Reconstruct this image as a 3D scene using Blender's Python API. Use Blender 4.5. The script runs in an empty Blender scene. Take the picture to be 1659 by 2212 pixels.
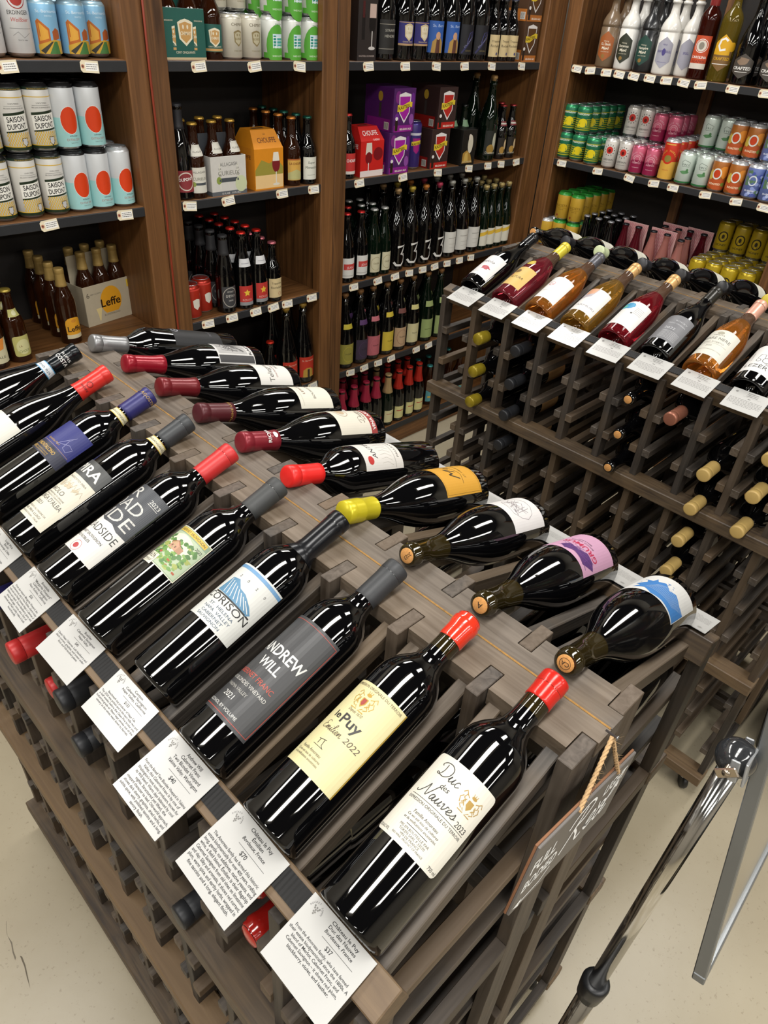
import bpy, bmesh, math, random
from mathutils import Vector, Matrix
D = bpy.data
C = bpy.context.scene.collection
random.seed(7)
P = .11                      # rack pitch in metres: one bottle column
FZ = 16.1                    # floor depth below the lens, in pitches
def W(x, y, z): return Vector((x*P, y*P, (z+FZ)*P))
PI = math.pi

# ---------------------------------------------------------------- camera
cam = D.cameras.new('camera'); co = D.objects.new('camera', cam); C.objects.link(co)
bpy.context.scene.camera = co
ya, pi_, ro = -.8262, .6260, .0809
def _R():
    ca, sa, cb, sb, cc, sc = math.cos(ya), math.sin(ya), math.cos(pi_), math.sin(pi_), math.cos(ro), math.sin(ro)
    Rz = Matrix(((ca, sa, 0), (-sa, ca, 0), (0, 0, 1)))
    B = Matrix(((1, 0, 0), (0, 0, -1), (0, 1, 0)))
    Rx = Matrix(((1, 0, 0), (0, cb, -sb), (0, sb, cb)))
    Rr = Matrix(((cc, -sc, 0), (sc, cc, 0), (0, 0, 1)))
    return Rr @ Rx @ B @ Rz
R = _R()
m = Matrix((R[0], -R[1], -R[2])).transposed().to_4x4()
m.translation = W(0, 0, 0)
co.matrix_world = m
cam.sensor_fit = 'HORIZONTAL'; cam.sensor_width = 36; cam.lens = 1533.7*36/1659
cam.clip_start = .02

# ---------------------------------------------------------------- world, view
w = D.worlds.new('world'); bpy.context.scene.world = w; w.use_nodes = True
w.node_tree.nodes['Background'].inputs[0].default_value = (.9, .95, 1, 1)
w.node_tree.nodes['Background'].inputs[1].default_value = .1
vs = bpy.context.scene.view_settings
vs.view_transform = 'Standard'; vs.look = 'None'; vs.gamma = 1; vs.use_curve_mapping = False
vs.exposure = -1.58

# ---------------------------------------------------------------- ceiling lamps (their light)
LAMPS = [(x, y) for x in (-24, -5.6, 5.6, 22.3) for y in (-33, -16, 1, 18)]  # leftmost column and rearmost row are unseen additions to light vertical faces
LH = 2.95
for i, (x, y) in enumerate(LAMPS):
    L = D.lights.new('troffer_light', 'AREA'); L.shape = 'RECTANGLE'; L.size = 1.16; L.size_y = .36
    L.energy = 76; L.color = (1, .98, .94)
    o = D.objects.new('troffer_light', L); C.objects.link(o); o.location = (x*P, y*P, LH-.03)

# ---------------------------------------------------------------- materials
def s2l(c):
    return tuple(((v/12.92) if v <= .04045 else ((v+.055)/1.055)**2.4) for v in c)
def hexc(h):
    h = h.lstrip('#'); return s2l([int(h[i:i+2], 16)/255 for i in (0, 2, 4)])
MC = {}
def newmat(name):
    m = D.materials.new(name); m.use_nodes = True
    return m, m.node_tree.nodes, m.node_tree.links, m.node_tree.nodes['Principled BSDF']
def paint(h, rough=.5, metal=0, noise=.06, scale=60, coat=0, bump=0):
    k = (h, rough, metal, noise, scale, coat, bump)
    if k in MC: return MC[k]
    m, N, Lk, b = newmat('paint_'+h.lstrip('#'))
    c = hexc(h)
    b.inputs['Roughness'].default_value = rough; b.inputs['Metallic'].default_value = metal
    b.inputs['Coat Weight'].default_value = coat; b.inputs['Coat Roughness'].default_value = .05
    tc = N.new('ShaderNodeTexCoord'); nz = N.new('ShaderNodeTexNoise'); nz.inputs['Scale'].default_value = scale
    mx = N.new('ShaderNodeMix'); mx.data_type = 'RGBA'
    mx.inputs['A'].default_value = (*[v*(1-noise) for v in c], 1); mx.inputs['B'].default_value = (*[min(1, v*(1+noise)) for v in c], 1)
    Lk.new(tc.outputs['Object'], nz.inputs['Vector']); Lk.new(nz.outputs['Fac'], mx.inputs['Factor']); Lk.new(mx.outputs['Result'], b.inputs['Base Color'])
    if bump:
        bp = N.new('ShaderNodeBump'); bp.inputs['Strength'].default_value = bump; bp.inputs['Distance'].default_value = .0006
        Lk.new(nz.outputs['Fac'], bp.inputs['Height']); Lk.new(bp.outputs['Normal'], b.inputs['Normal'])
    MC[k] = m; return m
def wood(name, c1, c2, c3, axis='X', rough=.55, gs=1.0):
    m, N, Lk, b = newmat(name)
    tc = N.new('ShaderNodeTexCoord'); mp = N.new('ShaderNodeMapping'); oi = N.new('ShaderNodeObjectInfo')
    sc = {'X': (3, 60, 60), 'Y': (60, 3, 60), 'Z': (60, 60, 3)}[axis]
    mp.inputs['Scale'].default_value = [v*gs for v in sc]
    ml = N.new('ShaderNodeMath'); ml.operation = 'MULTIPLY'; ml.inputs[1].default_value = 37
    Lk.new(oi.outputs['Random'], ml.inputs[0])
    ad = N.new('ShaderNodeVectorMath'); ad.operation = 'ADD'
    Lk.new(tc.outputs['Object'], ad.inputs[0]); Lk.new(ml.outputs[0], ad.inputs[1]); Lk.new(ad.outputs[0], mp.inputs['Vector'])
    n1 = N.new('ShaderNodeTexNoise'); n1.inputs['Scale'].default_value = 1.6; n1.inputs['Detail'].default_value = 7; n1.inputs['Distortion'].default_value = 1.2
    Lk.new(mp.outputs[0], n1.inputs['Vector'])
    n2 = N.new('ShaderNodeTexNoise'); n2.inputs['Scale'].default_value = 9; n2.inputs['Detail'].default_value = 3
    Lk.new(ad.outputs[0], n2.inputs['Vector'])
    r1 = N.new('ShaderNodeValToRGB'); r1.color_ramp.elements[0].position = .3; r1.color_ramp.elements[1].position = .72
    r1.color_ramp.elements[0].color = (*hexc(c1), 1); r1.color_ramp.elements[1].color = (*hexc(c2), 1)
    Lk.new(n1.outputs['Fac'], r1.inputs[0])
    r2 = N.new('ShaderNodeValToRGB'); r2.color_ramp.elements[0].position = .48; r2.color_ramp.elements[1].position = .75
    Lk.new(n2.outputs['Fac'], r2.inputs[0])
    mx = N.new('ShaderNodeMix'); mx.data_type = 'RGBA'; mx.inputs['B'].default_value = (*hexc(c3), 1)
    pw = N.new('ShaderNodeMath'); pw.operation = 'POWER'; pw.inputs[1].default_value = 2.5; Lk.new(oi.outputs['Random'], pw.inputs[0])
    am = N.new('ShaderNodeMath'); am.operation = 'MAXIMUM'; Lk.new(r2.outputs[0], am.inputs[0]); Lk.new(pw.outputs[0], am.inputs[1])
    mf = N.new('ShaderNodeMath'); mf.operation = 'MULTIPLY'; mf.inputs[1].default_value = .6
    Lk.new(am.outputs[0], mf.inputs[0]); Lk.new(mf.outputs[0], mx.inputs['Factor'])
    Lk.new(r1.outputs[0], mx.inputs['A'])
    hs = N.new('ShaderNodeHueSaturation'); vr = N.new('ShaderNodeMapRange'); vr.inputs['To Min'].default_value = .78; vr.inputs['To Max'].default_value = 1.2
    Lk.new(oi.outputs['Random'], vr.inputs['Value']); Lk.new(vr.outputs[0], hs.inputs['Value']); Lk.new(mx.outputs['Result'], hs.inputs['Color'])
    Lk.new(hs.outputs[0], b.inputs['Base Color'])
    b.inputs['Roughness'].default_value = rough
    bp = N.new('ShaderNodeBump'); bp.inputs['Strength'].default_value = .25; bp.inputs['Distance'].default_value = .0008
    Lk.new(n1.outputs['Fac'], bp.inputs['Height']); Lk.new(bp.outputs['Normal'], b.inputs['Normal'])
    return m
RK = {a: wood('rack_wood_'+a, '#332e2a', '#625b54', '#6b573d', a) for a in 'XYZ'}
RKS = {a: wood('rack_slat_wood_'+a, '#2b2622', '#544d46', '#5c4830', a) for a in 'XYZ'}
RKB = {a: wood('rack_dark_wood_'+a, '#231f1b', '#433c36', '#4f3e2a', a) for a in 'XYZ'}
RKW = {a: wood('rack_warm_wood_'+a, '#382d24', '#60503c', '#6d5538', a) for a in 'XYZ'}
SH = {a: wood('shelf_wood_'+a, '#45290f', '#835830', '#5f3e1e', a, .5, .5) for a in 'XYZ'}
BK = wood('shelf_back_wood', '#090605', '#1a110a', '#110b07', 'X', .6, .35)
EDGE = paint('#232427', .5, noise=.2, scale=40)
GLUE = paint('#8f6a33', .8, noise=.5, scale=200)
def glass(h, rough=.03, trans=0, ior=1.5, spec=.5):
    k = ('g', h, rough, trans, ior)
    if k in MC: return MC[k]
    m, N, Lk, b = newmat('glass_'+h.lstrip('#'))
    b.inputs['Base Color'].default_value = (*hexc(h), 1); b.inputs['Roughness'].default_value = rough
    b.inputs['Transmission Weight'].default_value = trans; b.inputs['IOR'].default_value = ior
    b.inputs['Specular IOR Level'].default_value = spec
    nz = N.new('ShaderNodeTexNoise'); nz.inputs['Scale'].default_value = 300; nz.inputs['Detail'].default_value = 2
    tc = N.new('ShaderNodeTexCoord'); Lk.new(tc.outputs['Object'], nz.inputs['Vector'])
    mr = N.new('ShaderNodeMapRange'); mr.inputs['From Min'].default_value = .66; mr.inputs['From Max'].default_value = .8
    mr.inputs['To Min'].default_value = rough; mr.inputs['To Max'].default_value = rough+.1
    Lk.new(nz.outputs['Fac'], mr.inputs['Value']); Lk.new(mr.outputs[0], b.inputs['Roughness'])
    n2 = N.new('ShaderNodeTexNoise'); n2.inputs['Scale'].default_value = 14; Lk.new(tc.outputs['Object'], n2.inputs['Vector'])
    bp = N.new('ShaderNodeBump'); bp.inputs['Strength'].default_value = .06; bp.inputs['Distance'].default_value = .002
    Lk.new(n2.outputs['Fac'], bp.inputs['Height']); Lk.new(bp.outputs['Normal'], b.inputs['Normal'])
    MC[k] = m; return m
DG = glass('#050506', ior=1.68)            # wine-filled dark glass
DO = glass('#231c0a', .05, ior=1.6)       # empty olive neck
BR = glass('#2a1206')            # brown beer glass
GG = glass('#06130a')            # dark green glass

# ---------------------------------------------------------------- mesh helpers
def link(o): C.objects.link(o); return o
def tag(o, label=None, cat=None, group=None, kind=None):
    if label: o['label'] = label
    if cat: o['category'] = cat
    if group: o['group'] = group
    if kind: o['kind'] = kind
    return o
def mesh(name, vs, fs, mats, mi=None, smooth=False, ang=None):
    me = D.meshes.new(name); me.from_pydata([tuple(v) for v in vs], [], fs)
    for mt in (mats if isinstance(mats, (list, tuple)) else [mats]): me.materials.append(mt)
    if mi: me.polygons.foreach_set('material_index', mi)
    if smooth: me.polygons.foreach_set('use_smooth', [True]*len(me.polygons))
    me.update(); return me
def obj(name, me, parent=None, loc=None, mat=None):
    o = D.objects.new(name, me); C.objects.link(o)
    if parent is not None: o.parent = parent
    if mat is not None: o.matrix_local = mat
    elif loc is not None: o.location = loc
    return o
def empty(name, loc=(0, 0, 0), label=None, cat=None, group=None):
    o = D.objects.new(name, None); C.objects.link(o); o.location = loc; o.empty_display_size = .02
    return tag(o, label, cat, group)
def boxv(x0, y0, z0, x1, y1, z1, bev=0):
    bm = bmesh.new()
    r = bmesh.ops.create_cube(bm, size=1)
    for v in bm.verts: v.co = Vector(((x0+x1)/2+v.co.x*(x1-x0), (y0+y1)/2+v.co.y*(y1-y0), (z0+z1)/2+v.co.z*(z1-z0)))
    if bev: bmesh.ops.bevel(bm, geom=bm.edges[:], offset=bev, segments=1, affect='EDGES')
    return bm
def bmesh_to(name, bm, mats, smooth=False):
    me = D.meshes.new(name); bm.to_mesh(me); bm.free()
    for mt in (mats if isinstance(mats, (list, tuple)) else [mats]): me.materials.append(mt)
    if smooth: me.polygons.foreach_set('use_smooth', [True]*len(me.polygons))
    return me
BOXC = {}
def box(name, x0, y0, z0, x1, y1, z1, mat, parent=None, bev=.0008, off=None):
    """box in metres; mesh centred on the box, object carries the place (shared when sizes match)"""
    s = tuple(round(v, 5) for v in (x1-x0, y1-y0, z1-z0))
    k = (s, mat.name, bev)
    if k not in BOXC:
        BOXC[k] = bmesh_to(name, boxv(-s[0]/2, -s[1]/2, -s[2]/2, s[0]/2, s[1]/2, s[2]/2, bev), mat)
    o = obj(name, BOXC[k], parent); o.location = ((x0+x1)/2, (y0+y1)/2, (z0+z1)/2)
    return o
def prism(name, pts, z0, z1, mat):
    """plan outline extruded from z0 to z1"""
    n = len(pts)
    vs = [(x, y, z0) for x, y in pts]+[(x, y, z1) for x, y in pts]
    fs = [list(range(n))[::-1], list(range(n, 2*n))]+[[i, (i+1) % n, (i+1) % n+n, i+n] for i in range(n)]
    return mesh(name, vs, fs, mat)
def lathe(name, prof, mats, seg=32, mi=None, smooth=True, cap=True, sharp=True):
    """prof: (r, z) in mm"""
    vs, fs, idx = [], [], []
    for r, z in prof:
        for k in range(seg):
            a = 2*PI*k/seg; vs.append((r*.001*math.sin(a), -r*.001*math.cos(a), z*.001))
    for i in range(len(prof)-1):
        for k in range(seg):
            fs.append([i*seg+k, i*seg+(k+1) % seg, (i+1)*seg+(k+1) % seg, (i+1)*seg+k]); idx.append(mi[i] if mi else 0)
    if cap:
        fs.append(list(range(seg))[::-1]); idx.append(mi[0] if mi else 0)
        fs.append([(len(prof)-1)*seg+k for k in range(seg)]); idx.append(mi[-1] if mi else 0)
    me = mesh(name, vs, fs, mats, idx, smooth)
    return me
def tube(name, pts, r, mat, seg=8, closed=False):
    """round bar along 3-D points (metres)"""
    pts = [Vector(p) for p in pts]; vs, fs = [], []
    up = Vector((0, 0, 1))
    for i, p in enumerate(pts):
        d = (pts[min(i+1, len(pts)-1)]-pts[max(i-1, 0)]).normalized()
        a = d.cross(up if abs(d.z) < .95 else Vector((1, 0, 0))).normalized(); b = d.cross(a)
        rr = r[i] if isinstance(r, (list, tuple)) else r
        for k in range(seg):
            t = 2*PI*k/seg; vs.append(p+a*math.cos(t)*rr+b*math.sin(t)*rr)
    for i in range(len(pts)-1):
        for k in range(seg): fs.append([i*seg+k, i*seg+(k+1) % seg, (i+1)*seg+(k+1) % seg, (i+1)*seg+k])
    fs += [list(range(seg))[::-1], [(len(pts)-1)*seg+k for k in range(seg)]]
    return mesh(name, vs, fs, mat, None, True)

# ---------------------------------------------------------------- print: flat shapes laid on a surface
TXT = {}
def text_geo(s, bold=False, res=1):
    k = (s, bold, res)
    if k in TXT: return TXT[k]
    cu = D.curves.new('t', 'FONT'); cu.body = s; cu.resolution_u = res; cu.offset = .018 if bold else 0
    o = D.objects.new('t', cu); C.objects.link(o)
    dg = bpy.context.evaluated_depsgraph_get()
    me = D.meshes.new_from_object(o.evaluated_get(dg))
    vs = [(v.co.x, v.co.y) for v in me.vertices]; fs = [list(p.vertices) for p in me.polygons]
    D.objects.remove(o); D.curves.remove(cu); D.meshes.remove(me)
    if not vs: TXT[k] = ([], [], 0, 1); return TXT[k]
    x0 = min(v[0] for v in vs); x1 = max(v[0] for v in vs)
    TXT[k] = ([(x-x0, y) for x, y in vs], fs, x1-x0, 1); return TXT[k]
DIM = 1.0  # colour factor: slope labels are painted darker against the strong lamp light
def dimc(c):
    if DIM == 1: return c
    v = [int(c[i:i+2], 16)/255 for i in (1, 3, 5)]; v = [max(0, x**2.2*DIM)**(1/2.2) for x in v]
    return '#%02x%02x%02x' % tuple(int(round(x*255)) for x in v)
class Flat:
    """collects coloured shapes in (u, v) mm, maps them to 3-D"""
    def __init__(s): s.v = []; s.f = []; s.c = []; s.cols = []; s.bb = []
    def ci(s, c):
        if c not in s.cols: s.cols.append(c)
        return s.cols.index(c)
    def add(s, vs, fs, c):
        b = len(s.v); k = s.ci(c)
        xs = [p[0] for p in vs]; ys = [p[1] for p in vs]; x0, x1, y0, y1 = min(xs), max(xs), min(ys), max(ys)
        n = 1
        for (a0, a1, b0, b1, q) in s.bb:
            if q >= n and x0 < a1-.01 and x1 > a0+.01 and y0 < b1-.01 and y1 > b0+.01: n = q+1
        s.bb.append((x0, x1, y0, y1, n))
        s.v += [(x, y, n) for x, y in vs]; s.f += [[b+i for i in f] for f in fs]; s.c += [k]*len(fs)
    def items(s, its):
        for it in its:
            k = it[0]
            if k == 'r': _, u0, v0, u1, v1, c = it; s.add([(u0, v0), (u1, v0), (u1, v1), (u0, v1)], [[0, 1, 2, 3]], c)
            elif k == 'p': s.add(it[1], [list(range(len(it[1])))], it[2])
            elif k == 'e':
                _, u, v, a, b, c = it; n = 20; s.add([(u+a*math.cos(2*PI*i/n), v+b*math.sin(2*PI*i/n)) for i in range(n)], [list(range(n))], c)
            elif k == 'o':
                _, u, v, a, b, wd, c = it; n = 28
                s.add([(u+(a-wd*j)*math.cos(2*PI*i/n), v+(b-wd*j)*math.sin(2*PI*i/n)) for j in (0, 1) for i in range(n)],
                      [[i, (i+1) % n, n+(i+1) % n, n+i] for i in range(n)], c)
            elif k == 'l':
                _, pts, wd, c = it; vs, fs = [], []
                for i, p in enumerate(pts):
                    a = pts[max(i-1, 0)]; b = pts[min(i+1, len(pts)-1)]; dx, dy = b[0]-a[0], b[1]-a[1]; L = math.hypot(dx, dy) or 1
                    vs += [(p[0]-dy/L*wd/2, p[1]+dx/L*wd/2), (p[0]+dy/L*wd/2, p[1]-dx/L*wd/2)]
                for i in range(len(pts)-1): fs.append([2*i, 2*i+1, 2*i+3, 2*i+2])
                s.add(vs, fs, c)
            elif k == 't':
                _, tx, u, v, size, c = it[:6]; o = it[6] if len(it) > 6 else {}
                vs, fs, wd, _ = text_geo(tx, o.get('b', False), 3 if size >= 5 else 2)
                if not vs: continue
                sx = (o['w']/wd) if o.get('w') else size
                sh = o.get('sh', 0); al = o.get('al', .5); an = math.radians(o.get('an', 0)); ca, sa = math.cos(an), math.sin(an)
                q = [((x-wd*al)*sx+sh*y*size, y*size) for x, y in vs]
                s.add([(u+x*ca-y*sa, v+x*sa+y*ca) for x, y in q], fs, c)
            elif k == 'arc':
                _, tx, u, v, rad, a0, a1, size, c = it[:9]
                for i, ch in enumerate(tx):
                    if ch == ' ': continue
                    a = a0+(a1-a0)*i/max(1, len(tx)-1)
                    s.items([('t', ch, u+rad*math.sin(math.radians(a)), v+rad*math.cos(math.radians(a)), size, c, {'an': -a})])
    def build(s, name, fn, step=None, off=.35, gap=.03, rough=.5, metals=(), vstep=None):
        """fn(u, v, offset) -> Vector (mm)"""
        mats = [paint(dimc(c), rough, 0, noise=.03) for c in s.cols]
        if step:
            bm = bmesh.new(); V = [bm.verts.new(p) for p in s.v]
            for f, c in zip(s.f, s.c):
                try: bf = bm.faces.new([V[i] for i in f]); bf.material_index = c
                except ValueError: pass
            u0 = min(v[0] for v in s.v); u1 = max(v[0] for v in s.v); k = math.ceil(u0/step)
            while k*step < u1:
                bmesh.ops.bisect_plane(bm, geom=bm.verts[:]+bm.edges[:]+bm.faces[:], plane_co=(k*step+.0001, 0, 0), plane_no=(1, 0, 0)); k += 1
            if vstep:
                v0, v1 = min(v[1] for v in s.v), max(v[1] for v in s.v); k = math.ceil(v0/vstep)
                while k*vstep < v1:
                    bmesh.ops.bisect_plane(bm, geom=bm.verts[:]+bm.edges[:]+bm.faces[:], plane_co=(0, k*vstep+.0001, 0), plane_no=(0, 1, 0)); k += 1
            for v in bm.verts: v.co = fn(v.co.x, v.co.y, off+gap*v.co.z)*.001
            loose = [v for v in bm.verts if not v.link_faces]
            bmesh.ops.delete(bm, geom=loose, context='VERTS')
            return bmesh_to(name, bm, mats)
        return mesh(name, [fn(x, y, off+gap*n)*.001 for x, y, n in s.v], s.f, mats, s.c)
def cylmap(r, phi=0, rf=None):
    p0 = math.radians(phi)
    def fn(u, v, o):
        rr = (rf(v) if rf else r); a = u/(r)+p0
        return Vector(((rr+o)*math.sin(a), -(rr+o)*math.cos(a), v))
    return fn
def planemap(y=0):
    return lambda u, v, o: Vector((u, -y-o, v))
def patch(name, u0, v0, u1, v1, fn, col, step=4, off=.2, rr=0, rough=.55, vstep=None):
    f = Flat()
    if rr:
        pts = []
        for cx, cy, a in ((u1-rr, v1-rr, 0), (u0+rr, v1-rr, 90), (u0+rr, v0+rr, 180), (u1-rr, v0+rr, 270)):
            pts += [(cx+rr*math.cos(math.radians(a+t)), cy+rr*math.sin(math.radians(a+t))) for t in (0, 30, 60, 90)]
        f.items([('p', pts, col)])
    else: f.items([('r', u0, v0, u1, v1, col)])
    return f.build(name, fn, step, off, 0, rough, vstep=vstep)
def interp(prof):
    def fn(v):
        for (r0, z0), (r1, z1) in zip(prof, prof[1:]):
            if z0 <= v <= z1 and z1 > z0: return r0+(r1-r0)*(v-z0)/(z1-z0)
        return prof[-1][0]
    return fn
# ---------------------------------------------------------------- room
def pb(name, x0, y0, z0, x1, y1, z1, mat, parent=None, bev=.0008):
    """box given in pitches (z measured down from the lens)"""
    return box(name, x0*P, y0*P, (z0+FZ)*P, x1*P, y1*P, (z1+FZ)*P, mat, parent, bev)
def floor_mat():
    m, N, Lk, b = newmat('sealed_concrete')
    tc = N.new('ShaderNodeTexCoord')
    n1 = N.new('ShaderNodeTexNoise'); n1.inputs['Scale'].default_value = 1.7; n1.inputs['Detail'].default_value = 8; Lk.new(tc.outputs['Object'], n1.inputs['Vector'])
    n2 = N.new('ShaderNodeTexNoise'); n2.inputs['Scale'].default_value = 130; n2.inputs['Detail'].default_value = 4; Lk.new(tc.outputs['Object'], n2.inputs['Vector'])
    r = N.new('ShaderNodeValToRGB'); r.color_ramp.elements[0].position = .3; r.color_ramp.elements[1].position = .7
    r.color_ramp.elements[0].color = (*hexc('#928770'), 1); r.color_ramp.elements[1].color = (*hexc('#a79d87'), 1); Lk.new(n1.outputs['Fac'], r.inputs[0])
    r2 = N.new('ShaderNodeValToRGB'); r2.color_ramp.elements[0].position = .27; r2.color_ramp.elements[0].color = (.45, .4, .33, 1); r2.color_ramp.elements[1].position = .36
    Lk.new(n2.outputs['Fac'], r2.inputs[0])
    mx = N.new('ShaderNodeMix'); mx.data_type = 'RGBA'; mx.blend_type = 'MULTIPLY'; mx.inputs['Factor'].default_value = .5
    Lk.new(r.outputs[0], mx.inputs['A']); Lk.new(r2.outputs[0], mx.inputs['B']); Lk.new(mx.outputs['Result'], b.inputs['Base Color'])
    b.inputs['Roughness'].default_value = .32
    bp = N.new('ShaderNodeBump'); bp.inputs['Strength'].default_value = .12; bp.inputs['Distance'].default_value = .002
    n3 = N.new('ShaderNodeTexNoise'); n3.inputs['Scale'].default_value = 45; Lk.new(tc.outputs['Object'], n3.inputs['Vector'])
    Lk.new(n3.outputs['Fac'], bp.inputs['Height']); Lk.new(bp.outputs['Normal'], b.inputs['Normal'])
    return m
XL, XR, YB, YF = -36, 31.8, 22.2, -45
WALL = paint('#8d877c', .8, noise=.04, scale=4)
CEIL = paint('#2a2a2b', .9, noise=.1, scale=5)
def st(o): o['kind'] = 'structure'; return o
fl = st(pb('floor', XL-.5, YF-.5, -FZ-.5, XR+.5, YB+.5, -FZ, floor_mat(), None, 0))
st(pb('wall_back', XL-.5, YB, -FZ, XR+.5, YB+.5, -FZ+LH/P, WALL, None, 0))
st(pb('wall_right', XR, YF, -FZ, XR+.5, YB, -FZ+LH/P, WALL, None, 0))
st(pb('wall_left', XL-.5, YF, -FZ, XL, YB, -FZ+LH/P, WALL, None, 0))
st(pb('wall_front', XL-.5, YF-.5, -FZ, XR+.5, YF, -FZ+LH/P, WALL, None, 0))
st(pb('ceiling', XL-.5, YF-.5, -FZ+LH/P, XR+.5, YB+.5, -FZ+LH/P+.4, CEIL, None, 0))
for i, (x, y) in enumerate(LAMPS):
    t = empty('ceiling_light', (x*P, y*P, LH-.02), 'white troffer lamp in the dark ceiling, '+['added over the left aisle', 'left of the near rack', 'over the near rack', 'over the right rack'][i//4]+', '+['added far behind camera', 'behind the camera', 'above the camera', 'by the back shelves'][i % 4], 'ceiling light', 'ceiling lights of the store')
    wm = paint('#dcdcda', .4)
    for nm, b4 in (('frame', (-.62, -.32, -.005, .62, -.295, .018)), ('frame', (-.62, .295, -.005, .62, .32, .018)), ('frame', (-.62, -.295, -.005, -.595, .295, .018)), ('frame', (.595, -.295, -.005, .62, .295, .018)), ('reflector', (-.595, -.295, .01, .595, .295, .018))):
        box(nm, *b4, wm, t, 0)
# dark scuff on the floor at the left
sc = Flat(); sc.items([('p', [(-7, 1043), (-8, 1020), (-13, 1000), (-15, 981), (-11.5, 985), (-10, 1002), (-5, 1022)], '#6a6152'), ('p', [(-4, 983), (-6, 955), (-11, 930), (-14.5, 905), (-9, 928), (-3, 956), (-1, 978)], '#5d5445'), ('l', [(4, 1075), (-2, 1062), (-7, 1045)], .8, '#7a705f')])
so = obj('floor_scuff', sc.build('floor_scuff', lambda u, v, o: Vector((u, v, o)), None, .3, 0, .7)); so.location = (0, 0, 0)
tag(so, 'long dark scuff mark scratched in the concrete floor at the left photo edge', 'scuff mark'); so.rotation_euler.z = .0

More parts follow.
